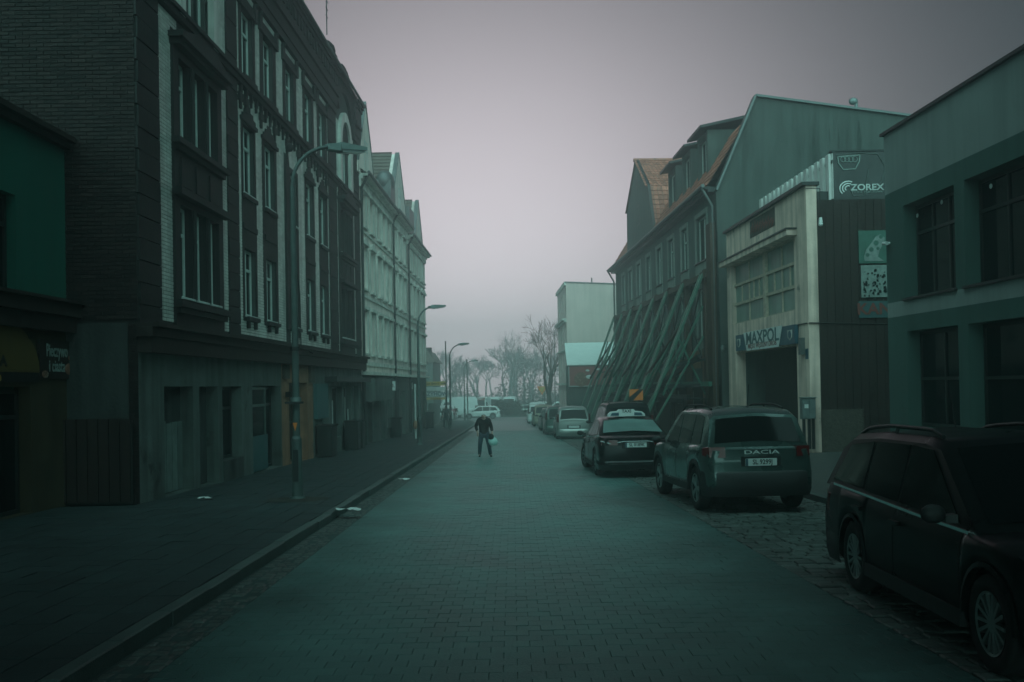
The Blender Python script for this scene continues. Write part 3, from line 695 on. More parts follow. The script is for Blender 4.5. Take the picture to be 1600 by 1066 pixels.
window(t1, FL, o4[0] + dw * .8, o4[2] + .02, dw * .38, o4[3] - o4[2] - .05, -.28, 'door', 'dframe', name='door')
b = MB(); b.fb(FL, o4[0] + .03, o4[0] + dw * .55, -.06, -.04, o4[2] + .05, o4[2] + 1.0); b.build('door_panel', T['tealboard'], t1)
window(t1, FL, (o5[0] + o5[1]) / 2, o5[2] + .02, o5[1] - o5[0] - .02, o5[3] - o5[2] - .04, -.26, 'four', 'dframe', name='door')
for o_ in (o6, o8): window(t1, FL, (o_[0] + o_[1]) / 2, o_[2] + .02, o_[1] - o_[0] - .02, o_[3] - o_[2] - .04, -.2, 'door', 'zinc', name='door')
for o_ in (o7, o9): window(t1, FL, (o_[0] + o_[1]) / 2, o_[2] + .02, o_[1] - o_[0] - .02, o_[3] - o_[2] - .04, -.2, 'two', 'zinc')
for f_, w0_, z0_, z1_, m_ in ((33.35, .18, -1.9, -.35, 'offwhite'), (33.9, .3, -1.5, -.7, 'tealboard'), (34.3, .12, -1.7, -.5, 'offwhite'), (36.6, .2, -1.7, -.4, 'curtain'), (37.2, .3, -1.6, -.9, 'offwhite')):
    b = MB(); b.fb(FL, f_, f_ + w0_, -.13, -.11, z0_, z1_); b.build('poster', T[m_], t1)
b = MB(); b.fb(FL, 30.9, 32.6, 0, .12, FL.z(492, 655), FL.z(492, 600)); b.build('shop_panel', T['tealboard'], t1)
b = MB(); b.fb(FL, 32.6, S1 - .1, 0, .45, FL.z(540, 598) + .02, FL.z(540, 592) + .06); b.build('shop_hood', T['darkmetal'], t1)
for (p0, p1, top, bot) in ((30.8, 32.2, 642, 720), (34.7, 36.3, 672, 702)):
    pass
b = MB(); b.fb(FL, 27.0, 27.5, .0, .10, FL.z(456, 592), FL.z(456, 571)); b.fb(FL, 30.2, 30.7, 0, .1, FL.z(483, 598), FL.z(483, 572)); b.build('capital', T['peel'], t1)
b = MB(); b.fb(FL, 27.25, 27.6, .02, .16, FL.z(456, 620), FL.z(456, 612)); tag(b.build('letter_box', T['black']), None); bpy.data.objects[b and 'letter_box'].parent = t1
bpy.data.objects['letter_box'].location = -OFF[t1.name]
# loose cable running down the wall
b = MB(); pts = [FL.P(28.9, .05, 5.3), FL.P(28.6, .06, 4.6), FL.P(28.7, .06, 3.6), FL.P(29.0, .06, 3.0), FL.P(29.05, .06, 1.3), FL.P(29.2, .4, 1.1)]; b.tube(pts, .018, 5); b.build('cable', T['black'], t1)
# gable wall facing the camera
G1 = Frame((XWL(17.05), 17.05, 0), (-1, 0, 0), (0, -1, 0))
b = MB(); b.fb(G1, 0, 13, -.6, 0, zg, ZT); b.fb(FL, 17.5, S1, -11, -.4, zg, ZT - .4); b.build('gable_wall', T['oldmortar'], t1)
cnt = [0]; bm0 = {}
def first(p, q_, z, zz, t):
    if cnt[0] < 300 and q_ - p > .24 and p < 2.7 and z > 1.3 and (p + q_) / 2 - .2 > 0:
        if 'm' not in bm0: bm0['m'] = MB().piece(lambda A, B, H: (A, -H, B), -.125, .125, 0, .066, -.01, .018, .005).mesh('brick', T['oldbrick'])
        inst(bm0['m'], 'brick', t1, G1.P((p + q_) / 2, random.uniform(-.004, .006), z), (0, random.uniform(-.01, .01), 0)); cnt[0] += 1; return True
    return False
o = brick_field(G1, 0, 4.5, 1.35, ZT - .1, .262, .077, [], MB(), 0, .016, .005, first=first).build('gable_bricks', T['oldbrick'], t1, kind='stuff')
b = MB(); b.fb(G1, .18, 4.5, 0, .04, -.55, 1.28); b.build('plaster_patch', T['gableplaster'], t1)
b = MB(); brick_field(G1, 0, .17, zg + .3, 1.3, .17, .077, [], b, 0, .02); b.build('corner_bricks', T['oldbrick'], t1, kind='stuff')
# dark yard gate beside the bakery
yg = thing('yard_gate', 'dark boarded yard gate between the bakery and the brick gable', 'gate', (-7.9, 16.8, gz(17) + KERB))
b = MB(); b.box(-8.75, -7.1, 16.92, 16.98, gz(17) + KERB, -.55); b.build('gate_frame', T['darkmetal'], yg)
gbm = MB().box(-.09, .09, -.02, .02, 0, 1.55).mesh('gate_board', T['darkbrown'])
for i in range(8): inst(gbm, 'board', yg, (-8.6 + i * .2, 16.88, gz(17) + KERB + .05))
# ------------------------------------------------------------------ left side: the pale tenements further along
def tenement(name, label, s0, s1, ze, wm, cols, gable, floors, shops, seed, tilem='tiledark'):
    rnd = random.Random(seed); c = (s0 + s1) / 2
    t = bld(name, label, 'building', (-6.8, c, gz(c) + KERB), 'pale tenements along the left pavement')
    holes = []; ws = []
    for z0, z1 in floors:
        for a in cols: holes.append((a - .5, a + .5, z0, z1)); ws.append((a, z0, 1.0, z1 - z0))
    if gable:
        gc, gw, gp = gable
        holes2 = [(gc - .45, gc + .45, ze + .35, ze + 1.75)]
    b = MB(); wall(b, FL, s0, s1, .55, ze, holes, .22)
    b.fb(FL, s0, s1, -10, -.3, gz(c) - .5, ze - .3)
    b.build('wall', T[wm], t)
    for a, z0, w_, h_ in ws:
        window(t, FL, a, z0, w_, h_, -.16, 'T')
        b = MB(); b.fb(FL, a - .6, a + .6, -.1, .14, z0 - .1, z0 - .002); b.build('sill', T['beigetrim'], t)
        b = MB(); b.fb(FL, a - .68, a - .52, 0, .06, z0, z0 + h_ + .05); b.fb(FL, a + .52, a + .68, 0, .06, z0, z0 + h_ + .05); b.fb(FL, a - .72, a + .72, 0, .16, z0 + h_ + .052, z0 + h_ + .2)
        if z0 > 2: b.prism(FL, [(a - .7, z0 + h_ + .202), (a + .7, z0 + h_ + .202), (a, z0 + h_ + .42)], 0, .12)
        b.build('window_surround', T['beigetrim'], t)
    # balcony-height dark grilles under the first floor windows
    b = MB(); b.fb(FL, s0, s1, 0, .22, ze - .02, ze + .1); b.fb(FL, s0, s1, 0, .42, ze + .102, ze + .22); b.fb(FL, s0, s1, 0, .12, ze - .35, ze - .022)
    b.fb(FL, s0, s1, 0, .1, .95, 1.12); b.fb(FL, s0, s1, 0, .3, .52, .66); b.fb(FL, s0, s1, .0, .07, 4.0, 4.12); b.fb(FL, s0, s1, 0, .07, 6.9, 7.0)
    b.build('cornice', T['beigetrim'], t)
    b = MB(); b.cyl(FL.P(s0, .48, ze + .25), FL.P(s1, .48, ze + .25), .07); b.build('gutter', T['zinc'], t)
    b = MB(); b.add([FL.P(s0, .4, ze + .23), FL.P(s1, .4, ze + .23), FL.P(s1, -5, ze + 4.2), FL.P(s0, -5, ze + 4.2)], [(0, 1, 2, 3)])
    b.build('roof', T[tilem], t)
    if gable:
        b = MB(); g = [(gc - gw, ze + .2), (gc + gw, ze + .2), (gc + gw * .93, ze + .7), (gc + gw * .55, ze + (gp - ze) * .55), (gc, gp), (gc - gw * .55, ze + (gp - ze) * .55), (gc - gw * .93, ze + .7)]
        b.prism(FL, g, -.3, .1); b.build('gable', T[wm], t)
        b = MB()
        for i in (2, 3, 4, 5):
            p, q_ = g[i], g[i + 1]; b.prism(FL, [p, q_, (q_[0], q_[1] + .10), (p[0], p[1] + .10)], -.1, .14)
        b.build('gable_coping', T['zinc'], t)
        window(t, FL, gc, ze + .5, .9, 1.5, .11, 'T')
        b = MB()
        for sgn in (-1, 1):
            b.add([FL.P(gc, -.3, gp + .05), FL.P(gc + sgn * gw, -.3, ze + .3), FL.P(gc + sgn * gw, -7, ze + .3), FL.P(gc, -7, gp + .05)], [(0, 1, 2, 3)])
        k = 16
        for sgn in (-1, 1):
            for i in range(k):
                f = i / k; a0 = gc + sgn * gw * f; z0 = gp + .06 - (gp - ze - .25) * f
                b.beam(FL.P(a0, -.3, z0 + .03), FL.P(a0, -7, z0 + .03), .06, .06)
        b.build('gable_roof', T['tiledark'], t)
    # ground floor with shop openings
    sh = [(a, b_, gz(a) + KERB + h0, FL_top) for a, b_, h0, FL_top in shops]
    b = MB(); wall(b, FL, s0, s1, gz(c) - .6, .52, sh, .3); b.build('shop_wall', T['greyplaster'], t)
    for a, b_, z0, z1 in sh:
        k = 'door' if b_ - a < 1.4 else 'two'
        window(t, FL, (a + b_) / 2, z0 + .02, b_ - a - .04, z1 - z0 - .04, -.22, k, 'zinc', name='door' if k == 'door' else 'window')
    for a in (s0 + .12,):
        b = MB(); b.tube([FL.P(a, .45, ze + .2), FL.P(a, .12, ze - .4), FL.P(a, .12, gz(a) + KERB + .02)], .06, 8); b.build('downpipe', T['darkmetal'], t)
    return t
FLO = [(1.5, 3.4), (4.4, 6.3), (7.2, 8.7)]
t2 = tenement('beige_tenement', 'beige tenement with a pointed gable right beside the dark brick one', 39.75, 49.1, 9.15, 'beige', [40.9, 42.9, 44.9, 46.6, 48.2], (41.3, 2.1, 12.9), FLO,
    [(41.2, 42.3, 0, -.2), (43.0, 44.3, .6, -.2), (45.0, 46.0, 0, -.1), (46.8, 48.4, .5, -.1)], 1)
t3 = tenement('pale_tenement', 'pale grey tenement with a tall steep gable over its full width', 49.15, 55.3, 9.3, 'beige2', [50.3, 52.2, 54.1], (52.0, 2.95, 13.3), FLO, [(50, 51.2, 0, -.2), (52.2, 53.6, 0, -.3)], 2)
t4 = tenement('sand_tenement', 'sand coloured tenement at the far end of the left row', 55.35, 64.9, 9.0, 'beige3', [56.6, 58.6, 60.6, 62.6, 64.], (61.0, 2.3, 12.4), FLO, [(57, 58.2, 0, -.3), (59.5, 61.6, .5, -.4), (62.6, 63.8, 0, -.4)], 3)
# dark bow on the first gable, satellite box on the third
dm = MB(); dm.fb(FL, 47.4, 48.9, -.6, .3, 9.42, 10.8); dm.sphere(FL.P(48.1, -.1, 10.8), .85, 12, sc=(.6, 1, .75)); dm.build('dormer', T['zinc'], t2)
dm = MB(); dm.fb(FL, 55.6, 57.8, -1.2, .2, 9.32, 11.0); dm.build('dormer', T['zinc'], t4)
# grey fascia, hanging signs, bins and street clutter by the left shops
b = MB(); b.fb(FL, 40.0, 45.1, .0, .55, FL.z(582, 626), FL.z(582, 592)); tag(b.build('shop_awning', T['greyplaster']), 'plain grey boxed awning jutting out under the beige tenement', 'awning')
sg = thing('hanging_sign', 'white hanging sign with dark figures over the left pavement', 'sign', FL.P(46.8, .9, 0))
c = at(608, 603, 47.0)
b = MB(); b.box(c.x - .33, c.x + .33, 46.96, 47.04, c.z - .24, c.z + .24); b.build('board', T['white'], sg)
b = MB(); b.box(c.x - .36, c.x - .33, 46.95, 47.05, c.z - .27, c.z + .27); b.box(c.x + .33, c.x + .36, 46.95, 47.05, c.z - .27, c.z + .27); b.box(c.x - .36, c.x + .36, 46.95, 47.05, c.z + .24, c.z + .27); b.box(c.x - .36, c.x + .36, 46.95, 47.05, c.z - .27, c.z - .24); b.build('sign_frame', T['zinc'], sg)
b = MB(); b.tube([Vector((c.x - .6, 47, c.z + .45)), Vector((c.x + .36, 47, c.z + .35))], .02, 6); b.build('bracket', T['darkmetal'], sg)
letter('1000.', (c.x, 46.955, c.z), (1, 0, 0), T['redbrown'], sg, .26, bold=.008)
sg = thing('small_shop_sign', 'small pale sign over a doorway between the downpipes of the pale tenements', 'sign', FL.P(57.6, .4, 0))
c = at(637, 603, 56.0); b = MB(); b.box(c.x - .3, c.x + .3, 55.97, 56.03, c.z - .2, c.z + .2); b.build('board', T['offwhite'], sg)
b = MB(); b.box(c.x - .33, c.x + .33, 55.96, 56.04, c.z + .202, c.z + .26); b.build('sign_frame', T['darkmetal'], sg)
b = MB(); b.cyl(at(655.5, 625, 44) , at(656, 612, 44), .05); 
bn = thing('wall_post_box', 'orange red box with a pale drip tray on a pale pipe by the second lamp', 'box', (0, 0, 0))
p = at(649, 664, 46); q_ = at(647, 600, 46)
b = MB(); b.sphere((p.x, p.y, p.z), .17, 10, sc=(.75, .6, 1.35)); b.build('box_body', T['orange'], bn)
b = MB(); b.tube([(p.x, p.y + .08, gz(46) + KERB), (p.x, p.y + .08, q_.z)], .05, 8); b.build('pole', T['offwhite'], bn)
def bin_(a, n, w_, h_, label, m='darkmetal'):
    t = thing('wheelie_bin', label, 'bin', FL.P(a, n, gz(a) + KERB)); z = gz(a) + KERB
    b = MB(); b.prism(FL, [(a - w_ / 2 + .04, z + .05), (a + w_ / 2 - .04, z + .05), (a + w_ / 2, z + h_), (a - w_ / 2, z + h_)], n - .25, n + .25); b.build('bin_body', T[m], t)
    b = MB(); b.fb(FL, a - w_ / 2 - .02, a + w_ / 2 + .02, n - .28, n + .3, z + h_, z + h_ + .07); b.build('lid', T['black'], t)
    b = MB(); b.cyl(FL.P(a - w_ / 2, n - .2, z + .09), FL.P(a - w_ / 2 + .06, n - .2, z + .09), .09, n=12); b.build('wheel', T['tyre'], t)
bin_(31.3, .35, .9, 1.05, 'dark container standing beside the orange door surround')
bin_(35.6, .4, .6, 1.1, 'dark bin in front of the shop windows of the dark tenement')
bin_(36.6, .4, .6, 1.1, 'second dark bin, at the far end of the dark tenement shop windows')
bin_(47.6, .35, .5, 1.0, 'slim dark bin below the white hanging sign')
bin_(63.4, .4, .6, 1.1, 'dark bin at the far corner of the sand coloured tenement')
# ------------------------------------------------------------------ street lamps
def lamp(x, y, h, arm, label, first=False, hr=1.0):
    z = gz(y) + KERB
    t = thing('street_lamp', label, 'street lamp', (x, y, z), 0, 'street lamps along the left kerb')
    b = MB(); b.cyl((x, y, z), (x, y, z + 1.15), .105, .095, 14); b.cyl((x, y, z + 1.15), (x, y, z + 1.2), .095, .07, 14); b.cyl((x, y, z + 1.2), (x, y, z + h - .95), .07, .05, 12); b.cyl((x, y, z), (x, y, z + .06), .16, .14, 14); b.build('post', T['postpaint'], t)
    pts = []; n = 9
    for i in range(n + 1):
        f = i / n; a = f * math.pi * .44; pts.append(Vector((x + arm * (1 - math.cos(a)) / (1 - math.cos(math.pi * .44)), y + .55 * f * f, z + h - .95 + .85 * math.sin(a) / math.sin(math.pi * .44))))
    b = MB(); b.tube(pts, .038, 8); b.build('arm', T['postpaint'], t)
    e = pts[-1]; d = Vector((.62, .76, .12)).normalized()
    b = MB(); s_ = Vector((-.76, .62, 0)).normalized(); u_ = Vector((-.08, -.09, 1)).normalized()
    def bx(l0, l1, w0, w1, h0, h1, k0, k1, mm=0):
        vs = []
        for l, w_, hA, hB in ((l0, w0, h0, h1), (l1, w1, k0, k1)):
            for sg_, hh in ((-1, hA), (1, hA), (1, hB), (-1, hB)): vs.append(e + d * l + s_ * (sg_ * w_) + u_ * hh)
        b.hexa([vs[0], vs[1], vs[5], vs[4], vs[3], vs[2], vs[6], vs[7]], mm)
    bx(-.12, .14, .07, .10, -.06, .05, -.08, .07); bx(.14, .8, .12, .14, -.05, .09, -.04, .03); b.build('lamp_head', T['lamphead'], t)
    b = MB(); bx(.18, .76, .10, .11, -.10, -.052, -.08, -.042); b.build('lens', T['lamp'], t)
    b = MB(); b.fb(Frame((x, y, 0), (1, 0, 0), (0, -1, 0)), -.05, .05, .09, .11, z + .35, z + .95); b.build('hatch', T['darkmetal'], t)
    return t
b1 = FL; 
l1 = lamp(-4.12, 17.3, 6.95, .66, 'nearest street lamp with a warning sticker on its post')
b = MB(); b.prism(Frame((-4.12, 17.3, 0), (1, 0, 0), (0, -1, 0)), [(-.045, -.66), (.045, -.66), (0, -.82)], .10, .106); b.build('warning_sticker', T['hazard'], l1)
b = MB(); b.cyl((-4.12, 17.3, -.28), (-4.12, 17.3, -.18), .10, n=14); b.build('collar', T['galv'], l1)
b = MB(); b.cyl((-4.12, 17.3, .7), (-4.12, 17.3, .78), .09, n=14); b.box(-4.3, -3.95, 17.16, 17.2, -.3, -.26); b.build('clamp', T['darkmetal'], l1)
lamp(-4.05, 39.4, 6.1, .55, 'second street lamp along the kerb, level with the pale tenements')
lamp(-4.1, 60, 5.75, .65, 'third street lamp along the kerb, standing where the row of houses ends')
lamp(-4.75, 90, 6.0, .8, 'farthest street lamp on the left, half lost in the fog')
tag(MB().cyl((-4.5, 62, gz(62) + KERB), (-4.5, 62, 3.0), .045, n=8).build('thin_pole', T['postpaint']), 'thin bare pole standing just behind the third street lamp', 'pole')
tag(MB().cyl((-4.6, 93, gz(93)), (-4.6, 93, 2.6), .06, n=8).build('thin_pole', T['postpaint']), 'thin bare pole by the farthest street lamp', 'pole')
# ------------------------------------------------------------------ beyond the left row: boards, fence
def xy(px, py, Y): return at(px, py, Y)
hb_ = thing('hoarding', 'stack of yellow and white advertising boards on posts beyond the tenements', 'billboard', (-7, 71, gz(71)))
def hboard(px0, px1, py0, py1, Y, m, nm='board'):
    a = at(px0, py1, Y); c = at(px1, py0, Y); b = MB(); b.box(a.x, c.x, Y, Y + .06, a.z, c.z); return b.build(nm, T[m], hb_), a, c
_, a, c = hboard(664, 697.5, 596, 603, 71, 'yellow'); letter('Bar Bistro', ((a.x + c.x) / 2 - .25, 70.99, (a.z + c.z) / 2), (1, 0, 0), T['ink'], hb_, .26)
ar = MB(); z_ = (a.z + c.z) / 2; ar.box(c.x - .42, c.x - .14, 70.98, 70.995, z_ - .02, z_ + .02); ar.prism(Frame((0, 71, 0), (1, 0, 0), (0, -1, 0)), [(c.x - .2, z_ + .12), (c.x - .06, z_), (c.x - .2, z_ - .12), (c.x - .15, z_)], .005, .02); ar.build('arrow', T['ink'], hb_)
_, a, c = hboard(664, 697.5, 604.5, 611, 71, 'offwhite')
_, a, c = hboard(664, 697.5, 612, 620, 71, 'offwhite'); letter('BZYHOW', ((a.x + c.x) / 2, 70.99, (a.z + c.z) / 2), (1, 0, 0), T['bluesign'], hb_, .42, bold=.01)
_, a, c = hboard(664, 698, 621, 625, 71, 'yellow'); letter('tanie zakupy', ((a.x + c.x) / 2, 70.99, (a.z + c.z) / 2), (1, 0, 0), T['ink'], hb_, .18)
for px in (666, 696): 
    q_ = at(px, 596, 71.2); inst(MB().cyl((0, 0, 0), (0, 0, q_.z + .1 - gz(71)), .05, n=8).mesh('post', T['galv']), 'post', hb_, (q_.x, 71.2, gz(71)))
fe = thing('paling_fence', 'grey upright paling fence behind the left pavement', 'fence', (-6.3, 78, gz(78)))
pl = MB().box(-.045, .045, -.01, .01, 0, 1.75).mesh('pale', T['fence'])
for i in range(64):
    f = i / 63; x = -6.15 + .5 * f * 0 - f * .6; y = 66.5 + f * 18
    inst(pl, 'pale', fe, (x, y, gz(y) + KERB + random.uniform(0, .04)), (0, 0, R(88)))
for h in (.4, 1.4):
    b = MB(); b.beam((-6.18, 66.5, gz(66.5) + KERB + h), (-6.78, 84.5, gz(84.5) + KERB + h), .04, .08); b.build('rail', T['fence'], fe)
fh = bld('far_house', 'dim house with a chimney rising in the fog past the left row', 'building', (-11, 96, gz(96)))
a = at(664, 547, 96); c = at(676, 560, 96)
b = MB(); b.box(-22, c.x, 96, 106, gz(96), at(676, 566, 96).z); b.build('wall', T['greyplaster'], fh)
b = MB(); b.prism(Frame((0, 96, 0), (1, 0, 0), (0, -1, 0)), [(-22.3, at(676, 566, 96).z), (c.x + .3, at(676, 566, 96).z), (c.x - .6, a.z), (-22.3, a.z + .4)], -10, .2); b.build('roof', T['tiledark'], fh)
c2 = at(675, 543, 97); b = MB(); b.box(c2.x - .8, c2.x - .1, 97, 98, a.z - 1, c2.z); b.build('chimney', T['oldbrick'], fh)
window(fh, Frame((0, 96, 0), (1, 0, 0), (0, -1, 0)), c.x - 1.2, 1.0, .8, 1.5, .02); window(fh, Frame((0, 96, 0), (1, 0, 0), (0, -1, 0)), c.x - 1.2, -1.6, .8, 1.5, .02)
# ------------------------------------------------------------------ right side: modern block
mb_ = bld('modern_block', 'modern two storey block in pale grey and blue green render at the right', 'building', (9.5, 10, gz(10) + .3))
e0 = FR.s(1385, 400); zt = FR.z(1383, 212); zl = FR.z(1384, 305); zb1 = FR.z(1390, 474); zb0 = FR.z(1390, 497)
H = []
def mop(px0, px1, pyt, pyb, ref): a1 = FR.s(px0, pyt); a0 = FR.s(px1, pyt); H.append((a0, a1, FR.z(ref, pyb), FR.z(ref, pyt))); return H[-1]
W1 = mop(1411, 1491, 322, 468, 1411); 
W2 = (W1[0] - .42 - 3.0, FR.s(1506, 283), FR.z(1506, 456), FR.z(1506, 283)); H.append(W2)
W3 = mop(1417, 1497, 518, 666, 1417); W4 = (W3[0] - .42 - 3.0, FR.s(1513, 508), FR.z(1513, 668), FR.z(1513, 508)); H.append(W4)
W2 = (W2[0], W2[1], W1[2], W1[3]); H[1] = W2; W4 = (W4[0], W4[1], W3[2], W3[3]); H[3] = W4
for i in range(2):
    o = 4.6 * (i + 1) + .2; H.append((W2[0] - o, W2[0] - o + 3.4, W1[2], W1[3])); H.append((W2[0] - o, W2[0] - o + 3.4, W3[2], W3[3]))
zg = gz(10) - .2
b = MB(); wall(b, FR, 2.6, e0, zl, zt, [], .3); b.build('upper_band', T['modlight'], mb_)
b = MB(); wall(b, FR, 2.6, e0, zb1 + .0, zl, [h for h in H if h[2] > 0.5], .34); b.build('upper_wall', T['moddark'], mb_)
b = MB(); wall(b, FR, 2.6, e0, zb0, zb1, [], .3); b.build('middle_band', T['modlight'], mb_)
b = MB(); wall(b, FR, 2.6, e0, zg - .6, zb0, [h for h in H if h[2] < .5], .34); b.build('lower_wall', T['moddark'], mb_)
b = MB(); b.add([FR.P(e0, 0, zg - .6), FR.P(e0, -9, zg - .6), FR.P(e0, -9, zt), FR.P(e0, 0, zt)], [(0, 1, 2, 3)]); b.fb(FR, 2.6, e0 - .02, -9, -.42, zg - .5, zt - .1); b.build('end_wall', T['moddark'], mb_)
b = MB(); b.fb(FR, 2.6, e0 + .06, -.3, .08, zt, zt + .07); b.fb(FR, e0 - .3, e0 + .06, -9, -.302, zt, zt + .07); b.build('roof_edge', T['darkmetal'], mb_)
for h in H:
    z0 = h[2]; window(mb_, FR, (h[0] + h[1]) / 2, z0 + .02, h[1] - h[0] - .02, h[3] - h[2] - .04, -.3, 'three' if z0 > .5 else 'cross', 'dframe')
    if z0 > .5:
        b = MB(); b.fb(FR, h[0] - .05, h[1] + .05, -.3, .07, z0 - .04, z0 + .015); b.build('sill', T['darkmetal'], mb_)
for (px, py) in ((1434, 337), (1472, 316), (1549, 291)):
    a, z = FR.hit(px, py, -.255); c = FR.P(a, -.25, z); o = MB().cyl(c, c + FR.n * .01, .05, n=14).build('round_sticker', T['white'], mb_)
sc_ = thing('security_camera', 'small white security camera on the corner of the modern block', 'camera', FR.P(e0 - .2, .1, FR.z(1393, 379)))
z = FR.z(1393, 379); b = MB(); b.cyl(FR.P(e0 - .2, 0, z), FR.P(e0 - .2, .1, z), .03, n=8); b.build('mount', T['white'], sc_)
b = MB(); b.cyl(FR.P(e0 - .14, .13, z), FR.P(e0 - .36, .14, z - .03), .045, n=10); b.build('camera_body', T['white'], sc_)
# ------------------------------------------------------------------ right side: weathered workshop building
s0, s1 = FR.s(1262, 450), FR.s(1136, 450)
mx = bld('workshop_building', 'weathered workshop with a tall gridded window above a gated bay', 'building', (9, 32, gz(32) + .3))
zt = FR.z(1262, 288); zg = gz(30) - .4
hw = (FR.s(1241, 430), FR.s(1143, 430), FR.z(1190, 497), FR.z(1190, 394))
hg = (FR.s(1246, 600), FR.s(1150, 560), gz(32) + .2, FR.z(1243, 540))
b = MB(); wall(b, FR, s0, s1, zg, zt - 1.1, [hw], .3, m=0) if False else wall(b, FR, s0, s1, zg, zt, [hw, hg], .38)
b.build('front_wall', T['maxwall'], mx)
# side wall, dark, facing the camera
Ys = FR.P(s0, 0, 0).y; Xs = FR.P(s0, 0, 0).x
FS = Frame((Xs, Ys, 0), (1, 0, 0), (0, -1, 0))
zside = FS.z(1330, 312)
b = MB(); b.box(Xs + .0, Xs + .32, Ys - .02, Ys + .6, zg, zt); b.build('corner_pier', T['maxwall'], mx)
b = MB()
for i in range(28): inst_ = None
wb = MB().box(0, .235, -.03, .0, zg, zside).mesh('cladding_board', T['darkbrown'], (0, 0, 0))
for i in range(40): inst(wb, 'cladding_board', mx, (Xs + .33 + i * .245, Ys + random.uniform(-.012, .0), 0))
b = MB(); b.box(Xs + .33, Xs + 10.4, Ys + .002, Ys + 6, zg, zside - .05); b.build('side_wall', T['black'], mx)
b = MB(); b.box(Xs + .33, Xs + 1.6, Ys - .06, Ys - .032, zg, FS.z(1290, 640)); b.build('render_patch', T['peel'], mx)
b = MB(); b.box(Xs - .1, Xs + .38, Ys - .1, Ys + .5, zt, zt + .1); b.fb(FR, s0 - .08, s1, -.4, .14, zt, zt + .1); b.build('parapet_cap', T['darkmetal'], mx)
b = MB(); b.fb(FR, s0, s1, -8, -6.5, zg, zt - .1); b.fb(FR, s0 + .4, s1, -8, -.5, zt - .5, zt - .1); b.build('roof', T['darkmetal'], mx)
b = MB(); b.fb(FR, hw[0] - .3, s1, 0, .32, hw[3] + .02, hw[3] + .2); b.build('window_hood', T['maxwall'], mx)
b = MB(); b.fb(FR, hw[0] - .33, s1 + .03, 0, .36, hw[3] + .2, hw[3] + .25); b.build('hood_flashing', T['darkmetal'], mx)
b = MB(); a, z = FR.hit(1192, 348); b.fb(FR, a - 1.3, a + 1.5, .0, .012, z - .32, z + .3); b.build('peeled_patch', T['peel'], mx)
scr = MB(); rnd = random.Random(3)
for k in range(26):
    x = a + 1.4 - k * .1; z_ = z + .02 + (k % 3 - 1) * .07 - .006 * k; pts = [FR.P(x, .02, z_ - .13), FR.P(x - .06, .02, z_ + rnd.uniform(.0, .16)), FR.P(x - .1, .02, z_ - rnd.uniform(0, .1))]; scr.tube(pts, .012, 4)
scr.build('graffiti_scrawl', T['redbrown'], mx)
# gridded window: heavy frame with uneven bars
fr_ = MB(); n0, n1 = -.22, -.1
w_ = hw[1] - hw[0]; h_ = hw[3] - hw[2]
zr = [hw[2], hw[2] + h_ * .34, hw[2] + h_ * .66, hw[3]]
for z in zr: fr_.fb(FR, hw[0], hw[1], n0, n1, z - .05, z + .05)
fr_.fb(FR, hw[0] + w_ * .44, hw[0] + w_ * .48, n0, n1 + .03, zr[0], zr[3])
fr_.build('window_frame', T['frame_old'], mx)
cols_ = [0, .22, .44, .48, .74, 1.0]; k = 0
bars = MB()
for i in (0, 2):
    for f in (.22, .74):
        bars.fb(FR, hw[0] + w_ * f - .025, hw[0] + w_ * f + .025, n0 + .02, n1 - .02, zr[i] + .05, zr[i + 1] - .05)
for f in (.11, .22, .33, .57, .66, .74, .87):
    bars.fb(FR, hw[0] + w_ * f - .025, hw[0] + w_ * f + .025, n0 + .02, n1 - .02, zr[1] + .05, zr[2] - .05)
bars.build('glazing_bars', T['frame_old'], mx)
for i in range(3):
    cs = [0, .11, .22, .33, .44, .57, .66, .74, .87, 1] if i == 1 else [0, .22, .44, .74, 1]
    for j in range(len(cs) - 1):
        p = MB(); p.fb(FR, hw[0] + w_ * cs[j], hw[0] + w_ * cs[j + 1] - .01, n0 + .03, n0 + .05, zr[i], zr[i + 1]); p.build('pane', T['gglass'], mx)
# gate bay
b = MB(); b.fb(FR, hg[0], hg[1], -2.6, -2.5, hg[2], hg[3]); b.fb(FR, hg[0] - .05, hg[0], -2.6, -.38, hg[2], hg[3]); b.fb(FR, hg[1], hg[1] + .05, -2.6, -.38, hg[2], hg[3]); b.fb(FR, hg[0], hg[1], -2.6, -.38, hg[3], hg[3] + .05); b.build('gate_bay', T['greenwall'], mx)
gp = MB().fb(FR, 0, .3, -1.5, -1.44, hg[2] + .05, hg[2] + 2.5)
for i in range(int((hg[1] - hg[0]) / .31)):
    p = MB(); p.fb(FR, hg[0] + .02 + i * .31, hg[0] + .31 + i * .31, -1.5, -1.44, hg[2] + .05, hg[2] + 3.0); p.build('gate_board', T['gableplaster'], mx)
gr = MB(); rnd = random.Random(5)
for k in range(34):
    aa = hg[0] + .4 + k * .17; zz = hg[2] + 1.9 + rnd.uniform(-.25, .2)
    if aa < hg[1] - .3: gr.tube([FR.P(aa, -1.42, zz - .2), FR.P(aa + .07, -1.42, zz + .2), FR.P(aa + .14, -1.42, zz - .12), FR.P(aa + .2, -1.42, zz + .1)], .018, 4)
gr.build('graffiti', T['greyprint'], mx)
b = MB(); b.fb(FR, s0 - .04, s0 + .0, 0, .0, 0, 0); 
b = MB(); b.tube([FR.P(s0 + .05, .03, FR.z(1262, 505)), FR.P(s0 + 3, .03, FR.z(1262, 505) - .02)], .02, 5); b.tube([(Xs, Ys - .05, FR.z(1262, 505)), (Xs + 3, Ys - .05, FR.z(1262, 505) - .1)], .02, 5); b.build('cable', T['black'], mx)
